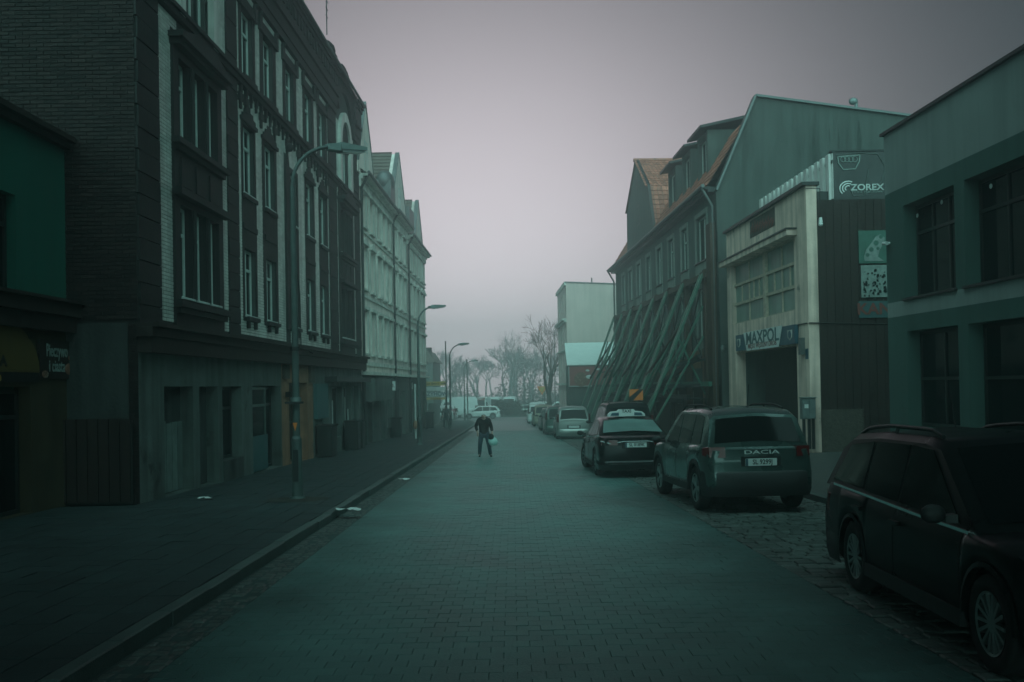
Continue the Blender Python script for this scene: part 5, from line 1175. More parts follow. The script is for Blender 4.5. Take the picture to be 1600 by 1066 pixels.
# ------------------------------------------------------------------ cars
def lerp_tab(t, x):
    if x <= t[0][0]: return t[0][1]
    for (a, p), (b_, q_) in zip(t, t[1:]):
        if x <= b_: return p + (q_ - p) * (x - a) / (b_ - a)
    return t[-1][1]
def smooth_obj(o, ang=35):
    me = o.data
    me.polygons.foreach_set('use_smooth', [True] * len(me.polygons)); me.set_sharp_from_angle(angle=R(ang))
def make_car(label, x, y, yaw, sp, cat='car', detail=2, flip=False, group=None, name='parked_car'):
    """local axes: y forward from the middle, x right, z up; sp holds the proportions"""
    L, W, wb, fo, r = sp['L'], sp['W'], sp['wb'], sp['fo'], sp['r']
    paint = T[sp['paint']]; hw = W / 2; yf = L / 2; yr = -L / 2; ax_f = yf - fo; ax_r = ax_f - wb
    t = thing(name, label, cat, (x, y, gz(y)), 0, group)
    t.rotation_euler = (-SLOPE if not flip else SLOPE, 0, yaw)
    belt = sp['belt']; low = sp.get('low', .24); Ra = r + .055
    def zlow(yy):
        z = low
        for c in (ax_f, ax_r):
            d = abs(yy - c)
            if d < Ra: z = max(z, r + math.sqrt(Ra * Ra - d * d))
        return z
    def taper(yy):
        df = yf - yy; dr = yy - yr
        t1_ = lerp_tab([(0, .72), (.05, .82), (.14, .91), (.32, .97), (.8, 1)], df)
        t2_ = lerp_tab([(0, .83), (.03, .90), (.09, .955), (.22, .985), (.6, 1)], dr)
        return min(t1_, t2_)
    def roff(z): return lerp_tab(sp.get('rear', [(0, .06), (.45, 0), (.6, .02), (belt_r, .10)]), z)
    belt_r = lerp_tab(belt, yr + .1)
    ys = {yr, yr + .03, yr + .09, yr + .22, yr + .4, yf, yf - .05, yf - .14, yf - .32, yf - .6}
    for c in (ax_f, ax_r):
        for i in range(13): ys.add(round(c - Ra * math.cos(math.pi * i / 12), 4))
        ys.add(c - Ra - .04); ys.add(c + Ra + .04)
    k = yr + .6
    while k < yf - .6: ys.add(k); k += .25
    ys = sorted(v for v in ys if yr <= v <= yf)
    b = MB(); rings = []; fr = [0, .07, .22, .46, .70, .88, 1]; fx = [.93, .975, 1.0, 1.005, 1.0, .985, .95]
    for yy in ys:
        zb, zl = lerp_tab(belt, yy), zlow(yy); tp = taper(yy); ring = []
        for f, xx in zip(fr, fx):
            z = zl + (zb - zl) * f
            if 0 < f < 1 and zl == low: z = low + (zb - low) * f
            o = 0
            if yy < yr + .5: o = roff(z) * (1 - (yy - yr) / .5)
            if yy > yf - .6: o = -lerp_tab([(0, .10), (.45, 0), (.6, .02), (.9, .22)], z) * (1 - (yf - yy) / .6)
            ring.append((hw * tp * xx, yy + o, z))
        deck = lerp_tab(sp.get('deck', [(yr, .02), (yf, .035)]), yy)
        o = roff(zb) * (1 - (yy - yr) / .5) if yy < yr + .5 else (-lerp_tab([(0, .10), (.9, .22)], zb) * (1 - (yf - yy) / .6) if yy > yf - .6 else 0)
        ring.append((hw * tp * .72, yy + o, zb + deck * .8)); ring.append((0, yy + o, zb + deck)); rings.append(ring)
    n = len(rings[0]); vs = []
    for ring in rings: vs += ring + [(-p[0], p[1], p[2]) for p in ring[:-1]]
    m = 2 * n - 1
    def ri(i, j): return i * m + j
    def li(i, j): return i * m + (n + j if j < n - 1 else n - 1)
    fs = []
    for i in range(len(ys) - 1):
        for j in range(n - 1):
            fs.append((ri(i, j), ri(i + 1, j), ri(i + 1, j + 1), ri(i, j + 1))); fs.append((li(i, j), li(i, j + 1), li(i + 1, j + 1), li(i + 1, j)))
    for i in (0, len(ys) - 1):
        for j in range(n - 1):
            f = (ri(i, j), ri(i, j + 1), li(i, j + 1), li(i, j)) if j < n - 2 else (ri(i, j), ri(i, j + 1), li(i, j))
            fs.append(f if i == 0 else f[::-1])
    b.add(vs, fs); o = b.build('body', paint, t, local=True); smooth_obj(o, 40)
    b = MB(); b.box(-hw * .86, hw * .86, yr + .12, yf - .15, low + .0, .52); b.box(-hw * .70, hw * .70, yr + .3, yf - .35, low - .04, .62); b.build('underbody', T['black'], t, local=True)
    # black sill and arch trim
    clad = sp.get('clad', 0)
    for s_ in (-1, 1):
        b = MB(); xs = s_ * (hw * .985); b.hexa([(xs - .03, ax_r + Ra, low - .01), (xs + .03, ax_r + Ra, low - .01), (xs + .03, ax_f - Ra, low - .01), (xs - .03, ax_f - Ra, low - .01), (xs - .03, ax_r + Ra, low + .1), (xs + .022, ax_r + Ra, low + .1), (xs + .022, ax_f - Ra, low + .1), (xs - .03, ax_f - Ra, low + .1)])
        b.build('sill_trim', T['plastic'], t, local=True)
    if detail > 1:
        for c in (ax_f, ax_r):
            for s_ in (-1, 1):
                b = MB(); N_ = 14; w_ = .06 if clad else .022
                for i in range(N_):
                    a0, a1 = math.pi * i / N_ - .0, math.pi * (i + 1) / N_
                    p = lambda a, rr, xo: (s_ * (hw * 1.0 + xo) * 1.0, c - rr * math.cos(a), max(low - .02, r + rr * math.sin(a)))
                    b.hexa([p(a0, Ra - .01, -.04), p(a1, Ra - .01, -.04), p(a1, Ra - .01, .012), p(a0, Ra - .01, .012), p(a0, Ra + w_, -.04), p(a1, Ra + w_, -.04), p(a1, Ra + w_, .006), p(a0, Ra + w_, .006)])
                b.build('arch_trim', T['plastic'] if clad else paint, t, local=True)
    # greenhouse
    prof = sp['prof']; tum = sp.get('tum', .30); wbb = hw * sp.get('gw', .945)
    def X(yy, z): return min(1, taper(yy) * 1.0 + .02) * (wbb - tum * max(0, z - lerp_tab(belt, yy)))
    b = MB(); vs = []; crown = sp.get('crown', .04)
    for yy, z in prof:
        zb = min(lerp_tab(belt, yy), z); xe = X(yy, z - .05); xt = xe - .075 if z - zb > .1 else xe * .96
        zz = max(z - .055, zb)
        vs += [(X(yy, zb), yy, zb - .01), (xe, yy, zz), (xt, yy, z), (0, yy, z + crown)]
        vs += [(-X(yy, zb), yy, zb - .01), (-xe, yy, zz), (-xt, yy, z)]
    fs = []
    for i in range(len(prof) - 1):
        a, c = i * 7, (i + 1) * 7
        for j in range(3): fs.append((a + j, c + j, c + j + 1, a + j + 1))
        fs += [(a + 4, a + 5, c + 5, c + 4), (a + 5, a + 6, c + 6, c + 5), (a + 6, a + 3, c + 3, c + 6)]
    fs += [(0, 1, 2, 3, 6, 5, 4), tuple((len(prof) - 1) * 7 + q for q in (0, 4, 5, 6, 3, 2, 1))]
    b.add(vs, fs); o = b.build('cabin', T[sp.get('roofpaint', sp['paint'])], t, local=True); smooth_obj(o, 30)
    # side glass
    for s_ in (-1, 1):
        for poly in sp['side']:
            b = MB(); cxm = sum(p[0] for p in poly) / len(poly); czm = sum(p[1] for p in poly) / len(poly)
            out = [(s_ * (X(yy, z) + .006), yy, z) for yy, z in poly]; inn = [(s_ * (X(yy, z) - .02), yy, z) for yy, z in poly]
            q_ = len(poly); b.add(out + inn, [tuple(range(q_)), tuple(range(q_, 2 * q_))[::-1]] + [(i, (i + 1) % q_, q_ + (i + 1) % q_, q_ + i) for i in range(q_)])
            b.build('side_window', T['cglass'], t, local=True)
    def strip_glass(i0, i1, nm, f0=.08, f1=.92, ins=.06):
        (y0, z0), (y1, z1) = prof[i0], prof[i1]
        if i1 < i0: pass
        b = MB(); d = Vector((0, y1 - y0, z1 - z0)); nn = Vector((0, -d.z, d.y)).normalized(); 
        if nn.z < 0: nn = -nn
        if nm == 'rear_window' and nn.y > 0: nn.y = -nn.y
        rows = []
        for f in (f0, (f0 + f1) / 2, f1):
            yy, z = y0 + (y1 - y0) * f, z0 + (z1 - z0) * f
            xe = X(y0, z0 - .05 if z0 > lerp_tab(belt, y0) + .1 else z0) * (1 - f) + X(y1, z1 - .05) * f; xt0 = xe - .075; x = xt0 - ins + .03
            row = []
            for g in (-1, -.5, 0, .5, 1): row.append(Vector((x * g, yy, z + crown * (1 - abs(x * g) / xt0))) + nn * .008)
            rows.append(row)
        vv = [p for row in rows for p in row]; b.add(vv, [(r_ * 5 + c, r_ * 5 + c + 1, r_ * 5 + c + 6, r_ * 5 + c + 5) for r_ in (0, 1) for c in range(4)])
        o = b.build(nm, T['skyglass'] if nm == 'rear_window' and sp.get('bright') else T['cglass'], t, local=True); smooth_obj(o, 60); return rows
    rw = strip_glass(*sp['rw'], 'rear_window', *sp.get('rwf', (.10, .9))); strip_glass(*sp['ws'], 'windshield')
    # wheels
    key = ('wheel', r, sp.get('rim', 5))
    if key not in WC:
        ty = MB(); prf = [(r * .64, .09), (r * .8, .105), (r * .95, .10), (r, .075), (r, -.075), (r * .95, -.10), (r * .8, -.105), (r * .64, -.09)]; N_ = 28
        vv = [(w_, rr * math.cos(2 * math.pi * i / N_), rr * math.sin(2 * math.pi * i / N_)) for i in range(N_) for rr, w_ in prf]; K = len(prf)
        ty.add(vv, [(i * K + j, ((i + 1) % N_) * K + j, ((i + 1) % N_) * K + (j + 1) % K, i * K + (j + 1) % K) for i in range(N_) for j in range(K)], 0, True)
        rm = MB(); rm.cyl((-.02, 0, 0), (.045, 0, 0), r * .64, r * .64, 28, 1); rm.cyl((.045, 0, 0), (.085, 0, 0), r * .13, r * .1, 12, 0)
        ns = sp.get('rim', 5)
        for i in range(ns):
            for dd in (-.13, .13) if ns <= 6 else (0,):
                a = 2 * math.pi * i / ns + dd; c, s_ = math.cos(a), math.sin(a); wd = .011 if ns > 6 else .018
                rm.hexa([(.046, c * r * .1 - s_ * -wd, s_ * r * .1 + c * -wd), (.046, c * r * .1 - s_ * wd, s_ * r * .1 + c * wd), (.046, c * r * .62 - s_ * wd * 1.4, s_ * r * .62 + c * wd * 1.4), (.046, c * r * .62 + s_ * wd * 1.4, s_ * r * .62 - c * wd * 1.4),
                         (.085, c * r * .1 - s_ * -wd, s_ * r * .1 + c * -wd), (.085, c * r * .1 - s_ * wd, s_ * r * .1 + c * wd), (.095, c * r * .62 - s_ * wd * 1.2, s_ * r * .62 + c * wd * 1.2), (.095, c * r * .62 + s_ * wd * 1.2, s_ * r * .62 - c * wd * 1.2)])
        N2 = 28
        for i in range(N2):
            a0, a1 = 2 * math.pi * i / N2, 2 * math.pi * (i + 1) / N2
            q = lambda a, rr, w_: (w_, rr * math.cos(a), rr * math.sin(a)); rm.add([q(a0, r * .60, .09), q(a1, r * .60, .09), q(a1, r * .655, .098), q(a0, r * .655, .098)], [(0, 1, 2, 3)], 0, True)
        WC[key] = (ty.mesh('tyre', T['tyre']), rm.mesh('rim', [T['rim'], T['hub']]))
    tm, rmm = WC[key]
    for c in (ax_f, ax_r):
        for s_ in (-1, 1):
            w0_ = bpy.data.objects.new('wheel', tm); C.objects.link(w0_); w0_.parent = t; w0_.location = (s_ * (hw - .115), c, r); w0_.rotation_euler = (0, 0, 0 if s_ > 0 else math.pi)
            if c == ax_f and sp.get('steer'): w0_.rotation_euler[2] += sp['steer']
            w1_ = bpy.data.objects.new('rim', rmm); C.objects.link(w1_); w1_.parent = w0_
    def part(nm, m, *bs, rot=None, child=None):
        b = MB()
        for q_ in bs: b.box(*q_)
        o = b.build(nm, T[m], t, local=True)
        return o
    # rear end
    zb = belt_r; tz0, tz1, tx = sp.get('tail', (zb - .28, zb - .06, .62))
    for s_ in (-1, 1):
        b = MB(); x0, x1 = s_ * hw * tx, s_ * hw * .93
        P = [(x0, yr + roff(tz0) - .045, tz0), (x1, yr + .045 + roff(tz0), tz0), (x1, yr + .3, tz0), (x0, yr + .3, tz0), (x0, yr + roff(tz1) - .045, tz1), (x1, yr + .045 + roff(tz1), tz1), (x1, yr + .3, tz1), (x0, yr + .3, tz1)]
        b.hexa(P); x2 = s_ * hw * .998; b.hexa([(x1, yr + .045 + roff(tz0), tz0), (x2, yr + .30, tz0 + .03), (x2 * .98, yr + .42, tz0 + .06), (x1, yr + .3, tz0), (x1, yr + .045 + roff(tz1), tz1), (x2 * .99, yr + .3, tz1 - .02), (x2 * .97, yr + .42, tz1 - .03), (x1, yr + .3, tz1)])
        b.build('tail_light', T['red'], t, local=True)
        b = MB(); fz = lerp_tab(belt, yf - .2) - .2; b.hexa([(s_ * hw * .5, yf - .07, fz), (s_ * hw * .86, yf - .19, fz), (s_ * hw * .86, yf - .4, fz), (s_ * hw * .5, yf - .4, fz), (s_ * hw * .5, yf - .13, fz + .16), (s_ * hw * .86, yf - .25, fz + .17), (s_ * hw * .86, yf - .4, fz + .17), (s_ * hw * .5, yf - .4, fz + .16)]); b.build('headlight', T['lamp'], t, local=True)
    bz = sp.get('bump', .50)
    b = MB(); vs = []
    ring = [(.0, yr - .035), (.5, yr - .035), (.80, yr - .02), (.93, yr + .07), (.995, yr + .25), (1.0, ax_r - Ra - .03)]
    pts = [(f * hw * 1.008, yy) for f, yy in ring]; pts = [(-a, c) for a, c in pts[::-1]] + pts[1:]
    for a, c in pts: vs += [(a * .985, c + .05, low - .03), (a, c, low + .07), (a, c, bz - .03), (a * .99, c + .035, bz)]
    b.add(vs, [(i * 4 + j, (i + 1) * 4 + j, (i + 1) * 4 + j + 1, i * 4 + j + 1) for i in range(len(pts) - 1) for j in range(3)]); o = b.build('rear_bumper', T['plastic'] if clad else paint, t, local=True); smooth_obj(o, 50)
    if detail:
        px_, pz_ = sp.get('plate', (0, .8)); yp = yr + roff(pz_) - .03
        pl = part('number_plate', 'plate', (-.26, .26, yp - .005, yp + .01, pz_ - .057, pz_ + .057))
        part('plate_recess', 'plastic', (-.33, .33, yp + .011, yp + .06, pz_ - .09, pz_ + .085))
        if sp.get('reg'):
            b = MB(); b.box(-.26, -.222, yp - .008, yp - .0055, pz_ - .055, pz_ + .055); q_ = b.build('plate_band', T['bluesign'], pl, local=True)
            me = text_mesh(sp['reg'], .105, bold=.002, sx=.92); me.materials.clear(); me.materials.append(T['ink']); o = bpy.data.objects.new('lettering', me); C.objects.link(o); o.parent = pl
            o.location = (.02, yp - .008, pz_); o.rotation_euler = (R(90), 0, 0)
        if sp.get('word'):
            me = text_mesh(sp['word'], .085, bold=.001, sx=2.3); me.materials.clear(); me.materials.append(T['offwhite']); o = bpy.data.objects.new('rear_lettering', me); C.objects.link(o); o.parent = t
            o.location = (0, yr + roff(pz_ + .17) - .045, pz_ + .155); o.rotation_euler = (R(90 - 8), 0, 0)
    for s_ in (-1, 1):
        ym, zm = sp['mirror']; b = MB(); x0 = s_ * (hw * .97)
        b.hexa([(x0, ym, zm + .02), (x0, ym + .1, zm + .02), (x0, ym + .1, zm + .08), (x0, ym, zm + .08), (x0 + s_ * .08, ym, zm + .02), (x0 + s_ * .08, ym + .08, zm + .02), (x0 + s_ * .08, ym + .08, zm + .07), (x0 + s_ * .08, ym, zm + .07)])
        b.sphere((x0 + s_ * .16, ym + .05, zm + .08), .10, 12, sc=(.95, .55, .68)); b.build('mirror', T[sp.get('mirm', 'plastic')], t, local=True)
        if detail > 1:
            for (yh, zh) in sp.get('handles', []):
                b = MB(); b.box(s_ * hw * 1.0 - .012, s_ * hw * 1.0 + .028, yh - .1, yh + .1, zh - .015, zh + .018); b.build('door_handle', paint if not sp.get('chromeh') else T['chrome'], t, local=True)
            b = MB()
            for yd in sp.get('seams', []):
                zt_ = lerp_tab(belt, yd)
                for q0, q1 in zip((.22, .46, .7, .88), (.46, .7, .88, .98)):
                    f0x = lerp_tab(list(zip(fr, fx)), q0); f1x = lerp_tab(list(zip(fr, fx)), q1)
                    z0_, z1_ = low + (zt_ - low) * q0, low + (zt_ - low) * q1
                    b.hexa([(s_ * (hw * f0x - .01), yd - .005, z0_), (s_ * (hw * f0x + .003), yd - .005, z0_), (s_ * (hw * f0x + .003), yd + .005, z0_), (s_ * (hw * f0x - .01), yd + .005, z0_), (s_ * (hw * f1x - .01), yd - .005, z1_), (s_ * (hw * f1x + .003), yd - .005, z1_), (s_ * (hw * f1x + .003), yd + .005, z1_), (s_ * (hw * f1x - .01), yd + .005, z1_)])
            if b.v: b.build('door_gap', T['black'], t, local=True)
            if sp.get('rails'):
                ya, yb_, zr_ = sp['rails']; xr = X((ya + yb_) / 2, zr_) - .06; n_ = 10; pts = []
                for i in range(n_ + 1):
                    f = i / n_; zz = lerp_tab(prof, ya + (yb_ - ya) * f); pts.append((s_ * (xr - .02), ya + (yb_ - ya) * f, zz + .02 + .035 * min(1, 8 * f, 8 * (1 - f))))
                b = MB(); b.tube(pts, .018, 8); b.cyl((s_ * xr, (ya + yb_) / 2, lerp_tab(prof, (ya + yb_) / 2)), pts[n_ // 2], .016); b.build('roof_rail', T['plastic'] if not sp.get('railp') else T[sp['railp']], t, local=True)
            if sp.get('belttrim'):
                b = MB(); yy = yr + .45
                while yy < sp['mirror'][0]:
                    z0_ = lerp_tab(belt, yy) + .006; z1_ = lerp_tab(belt, yy + .25) + .006; b.beam((s_ * (X(yy, z0_) + .012), yy, z0_), (s_ * (X(yy + .25, z1_) + .012), yy + .25, z1_), .02, .022); yy += .25
                b.build('belt_trim', T['chrome'], t, local=True)
    if sp.get('antenna'):
        ya, za = sp['antenna']; b = MB(); b.tube([(0.02, ya, za), (0.02, ya - .12, za + .38)], .006, 5); b.sphere((.02, ya, za + .01), .035, 8, sc=(1, 1.5, .6)); b.build('aerial', T['plastic'], t, local=True)
    return t
SUV = dict(L=4.34, W=1.81, wb=2.66, fo=.85, r=.355, paint='p_suv', low=.30, clad=1, bump=.66, rim=5,
    belt=[(-2.17, .98), (-1.9, 1.06), (-1.2, 1.04), (0, .99), (.9, .97), (1.05, 1.0), (1.7, .96), (2.1, .88), (2.17, .82)],
    rear=[(0, .10), (.45, .0), (.66, .0), (.80, .05), (1.0, .04), (1.1, .10)],
    prof=[(-2.02, 1.02), (-1.80, 1.52), (-1.62, 1.60), (-.9, 1.64), (.1, 1.63), (.35, 1.58), (1.12, .99)], rw=(0, 1), ws=(6, 5), rwf=(.14, .90), tum=.27,
    side=[[(-1.56, 1.08), (-1.50, 1.50), (-1.34, 1.53), (-1.0, 1.54), (-1.0, 1.06)], [(-.94, 1.06), (-.94, 1.54), (-.14, 1.55), (-.14, 1.03)], [(-.06, 1.03), (-.06, 1.55), (.16, 1.52), (.82, 1.02)]],
    tail=(.88, 1.04, .66), plate=(0, .80), reg='SL 9299J', word='DACIA', mirror=(.78, .98), handles=[(-.95, .90), (.0, .88)], seams=[-1.05, -.1, .98], rails=(-1.5, .38, 1.6), antenna=(-1.45, 1.64), railp='plastic')
suv = make_car('teal grey sport utility car with roof rails seen from behind, nearest of the row', 3.90, 17.0, R(4.0), SUV)
suv.scale = (1, 1, 1.05)
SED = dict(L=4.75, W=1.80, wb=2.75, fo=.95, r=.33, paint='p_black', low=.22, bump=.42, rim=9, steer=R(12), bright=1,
    belt=[(-2.37, .96), (-2.1, 1.02), (-1.2, .98), (0, .93), (.9, .90), (1.5, .86), (2.2, .74), (2.37, .66)],
    rear=[(0, .10), (.45, 0), (.7, .01), (.95, .02), (1.0, .06)],
    prof=[(-1.98, 1.02), (-1.72, 1.16), (-1.15, 1.38), (-.7, 1.44), (-.1, 1.455), (.25, 1.42), (1.15, .90)], rw=(1, 2), ws=(6, 5), rwf=(-.35, .92), tum=.36,
    side=[[(-1.45, 1.05), (-1.2, 1.28), (-.95, 1.34), (-.95, 1.02)], [(-.9, 1.0), (-.9, 1.345), (-.1, 1.37), (-.1, .97)], [(-.04, .97), (-.04, 1.37), (.2, 1.34), (.9, .94)]],
    tail=(.80, .92, .50), plate=(0, .80), reg='SL 0189K', mirror=(.82, .92), handles=[(-.95, .83), (.0, .80)], seams=[-1.0, -.06, 1.0], belttrim=1)
taxi = make_car('black saloon taxi with a white roof sign, standing partly on the road', 2.92, 24.4, R(1.2), SED, name='taxi', cat='taxi')
b = MB(); Ft = Frame((0, 0, 0), (1, 0, 0), (0, -1, 0)); b.prism(Ft, [(-.48, 1.47), (.48, 1.47), (.47, 1.53), (.40, 1.59), (.22, 1.61), (.19, 1.65), (-.19, 1.65), (-.22, 1.61), (-.40, 1.59), (-.47, 1.53)], .72, .95)
o = b.build('roof_sign', T['white'], taxi, local=True)
b = MB(); b.prism(Ft, [(-.42, 1.49), (-.20, 1.49), (-.20, 1.57), (-.38, 1.56)], .951, .956); b.prism(Ft, [(.42, 1.49), (.20, 1.49), (.20, 1.57), (.38, 1.56)], .951, .956); q_ = b.build('sign_panel', T['bluesign'], o, local=True)
me = text_mesh('TAXI', .11, bold=.003); me.materials.clear(); me.materials.append(T['ink']); q_ = bpy.data.objects.new('lettering', me); C.objects.link(q_); q_.parent = o; q_.location = (0, -.957, 1.60); q_.rotation_euler = (R(90), 0, 0)
b = MB(); b.tube([(-.85, -2.33, .90), (-.6, -2.36, .83), (-.3, -2.40, .885), (.3, -2.40, .885), (.6, -2.36, .83), (.85, -2.33, .90)], .012, 6); b.build('boot_trim', T['chrome'], taxi, local=True)
WAG = dict(L=4.7, W=1.76, wb=2.70, fo=.95, r=.315, paint='p_dark', low=.22, bump=.46, rim=14,
    belt=[(-2.35, .90), (-2.1, .93), (-1, .90), (.3, .86), (.95, .85), (1.5, .84), (2.2, .70), (2.35, .60)],
    prof=[(-2.25, .92), (-1.92, 1.33), (-1.72, 1.42), (-1.0, 1.46), (.0, 1.455), (.3, 1.42), (1.2, .86)], rw=(0, 1), ws=(6, 5), tum=.30,
    side=[[(-1.98, .97), (-1.70, 1.32), (-1.12, 1.37), (-1.12, .95)], [(-1.05, .94), (-1.05, 1.375), (-.28, 1.38), (-.28, .92)], [(-.22, .92), (-.22, 1.38), (.18, 1.36), (.92, .89)]],
    tail=(.62, .85, .7), plate=(0, .72), mirror=(.86, .88), handles=[(-1.1, .78), (-.2, .76)], seams=[-1.08, -.25, 1.0], rails=(-1.75, .15, 1.44), railp='darkmetal', belttrim=1, antenna=(-.9, 1.47))
wag = make_car('black estate car with roof rails, facing us at the right edge', 4.12, 7.55, R(180 - 2), WAG, flip=True)
wag.scale = (1, 1, 1.06)
VAN = dict(L=4.7, W=1.84, wb=2.85, fo=.9, r=.33, paint='p_dark', low=.24, bump=.5, rim=5,
    belt=[(-2.35, .98), (-1, .96), (.3, .93), (.95, .92), (1.5, .92), (2.2, .80), (2.35, .70)],
    rear=[(0, .06), (.5, .0), (1.0, .05)],
    prof=[(-2.27, 1.0), (-2.12, 1.62), (-1.98, 1.76), (-1.0, 1.80), (.1, 1.79), (.5, 1.72), (1.45, .92)], rw=(0, 1), ws=(6, 5), rwf=(.08, .95), tum=.22,
    side=[[(-2.0, 1.04), (-1.9, 1.6), (-1.2, 1.66), (-1.2, 1.02)], [(-1.1, 1.02), (-1.1, 1.66), (-.15, 1.67), (-.15, .98)], [(-.08, .98), (-.08, 1.67), (.4, 1.62), (1.1, .97)]],
    tail=(1.0, 1.35, .84), plate=(0, .75), mirror=(1.0, 1.0), handles=[(-1.1, .88), (0, .86)], seams=[-1.15, -.12, 1.1], rails=(-1.9, .3, 1.78))
make_car('tall dark people carrier parked just ahead of the taxi', 3.95, 33.6, R(1), VAN, detail=2)
HAT = dict(L=4.0, W=1.70, wb=2.5, fo=.8, r=.30, paint='p_silver', low=.22, bump=.52, rim=6,
    belt=[(-2.0, .90), (-1, .92), (.3, .90), (.9, .90), (1.4, .88), (1.9, .74), (2.0, .66)],
    rear=[(0, .06), (.5, .0), (.95, .05)],
    prof=[(-1.93, .95), (-1.70, 1.45), (-1.52, 1.56), (-.8, 1.60), (.1, 1.59), (.4, 1.52), (1.25, .90)], rw=(0, 1), ws=(6, 5), rwf=(.06, .95), tum=.25,
    side=[[(-1.62, .98), (-1.5, 1.42), (-1.02, 1.48), (-1.02, .97)], [(-.95, .97), (-.95, 1.48), (-.1, 1.49), (-.1, .95)], [(-.04, .95), (-.04, 1.49), (.25, 1.46), (.95, .93)]],
    tail=(.85, 1.25, .86), plate=(0, .62), mirror=(.85, .93), handles=[(-.95, .84), (.0, .82)], seams=[-.98, -.07, .95])
G_ = 'cars parked along the right side of the street'
make_car('silver compact people carrier with a wide rear window, parked beyond the dark carrier', 2.98, 46.5, R(0), dict(HAT, L=4.1, paint='p_silver'), group=G_)
make_car('grey green small hatchback tucked in front of the silver people carrier', 2.62, 52.5, R(.5), dict(HAT, paint='p_green'), detail=1, group=G_)
make_car('dark teal estate car, third in the row beyond the dark carrier', 2.6, 59.5, R(.8), dict(WAG, paint='p_green', rails=(-1.75, .15, 1.44)), detail=1, group=G_)
make_car('beige hatchback with dark tailgate, fourth in the row beyond the dark carrier', 2.35, 70.5, R(1), dict(HAT, paint='p_gold'), detail=1, group=G_)
make_car('white hatchback with black trim near the end of the parked row', 2.1, 79, R(1), dict(HAT, paint='p_white'), detail=1, group=G_)
make_car('white people carrier, farthest of the cars parked along the right side', 2.3, 87.5, R(1), dict(VAN, paint='p_white', rails=None), detail=1, group=G_)
# cross street and the lot behind it
c_ = make_car('silver estate car with roof rails crossing the far end of the street', at(751, 645, 104).x, 104, R(90), dict(WAG, L=4.5, paint='p_white', rails=(-1.75, .15, 1.44)), name='moving_car', detail=1)
c_.rotation_euler = (0, 0, R(90))
BUS = dict(L=5.6, W=2.0, wb=3.4, fo=.95, r=.34, paint='p_white', low=.28, bump=.55, rim=6,
    belt=[(-2.8, 1.15), (.8, 1.15), (1.9, 1.12), (2.5, 1.0), (2.8, .8)], rear=[(0, .04), (1.2, .03)],
    prof=[(-2.75, 1.2), (-2.68, 2.3), (-2.5, 2.52), (-1, 2.58), (1.1, 2.55), (1.45, 2.42), (2.15, 1.12)], rw=(0, 1), ws=(6, 5), rwf=(.1, .75), tum=.14,
    side=[[(.75, 1.2), (.75, 2.0), (1.3, 2.0), (1.8, 1.25)]], tail=(.9, 1.5, .88), plate=(0, .6), mirror=(1.55, 1.3), seams=[])
VG = 'vans parked in the lot beyond the cross street'
def lotcar(px, Yv, yaw, sp, label, nm, cat, **k):
    o = make_car(label, at(px, 640, Yv).x, Yv, yaw, sp, name=nm, cat=cat, detail=0, **k); return o
lotcar(797, 122, R(176), BUS, 'tall white van facing us, right of the other vans in the lot', 'parked_van', 'van', group=VG)
lotcar(774, 124, R(170), dict(BUS, paint='p_white'), 'white van facing us between the red fronted van and the tall one', 'parked_van', 'van', group=VG)
vv = lotcar(754, 121, R(168), dict(BUS, paint='p_white'), 'white van with a reddish panel above its windscreen', 'parked_van', 'van', group=VG)
b = MB(); b.hexa([(-.75, 1.2, 2.26), (.75, 1.2, 2.26), (.72, 1.5, 2.50), (-.72, 1.5, 2.50), (-.75, 1.62, 2.22), (.75, 1.62, 2.22), (.7, 1.35, 2.55), (-.7, 1.35, 2.55)]); b.build('roof_board', T['redbrown'], vv, local=True)
lotcar(712, 112, R(95), dict(BUS, paint='p_white'), 'white box van standing side on behind the third street lamp', 'parked_van', 'van', group=VG)
LG = 'cars in the lot beyond the cross street'
for px, Yv, yaw, sp, pn, lb in ((735, 120, 175, HAT, 'p_dark', 'dark hatchback in the lot left of the vans'), (742, 126, 10, HAT, 'p_silver', 'silver hatchback half behind the dark one left of the vans'), (815, 124, 92, WAG, 'p_silver', 'silver estate car side on, just right of the tall white van'), (828, 128, 95, WAG, 'p_green', 'grey green car side on by the yellow road sign'), (849, 114, 178, VAN, 'p_white', 'white people carrier facing us under the yellow road sign'), (873, 116, 92, VAN, 'p_white', 'white van side on behind the bare tree trunk'), (676, 92, 85, WAG, 'p_silver', 'silver car behind the paling fence, below the advertising boards'), (686, 100, 88, HAT, 'p_white', 'white car behind the paling fence nearer the lamp post'), (700, 118, 80, HAT, 'p_dark', 'dark car in the lot behind the third street lamp')):
    lotcar(px, Yv, R(yaw), dict(sp, paint=pn, rails=None), lb, 'parked_car', 'car', group=LG)
# yield sign
ys_ = thing('road_sign', 'yellow upside down triangle give way sign above the parked cars', 'road sign', at(847, 640, 98)); q_ = at(847, 609, 98)
b = MB(); Fy = Frame((q_.x, 98, q_.z), (1, 0, 0), (0, -1, 0)); b.prism(Fy, [(-.55, .36), (.55, .36), (0, -.6)], 0, .03); b.build('plate', T['hazard'], ys_)
b = MB(); b.prism(Fy, [(-.36, .26), (.36, .26), (0, -.36)], .031, .036); b.build('inner_plate', T['yellow'], ys_)
b = MB(); b.cyl((q_.x, 98.05, gz(98)), (q_.x, 98.05, q_.z + .3), .035); b.build('post', T['galv'], ys_)
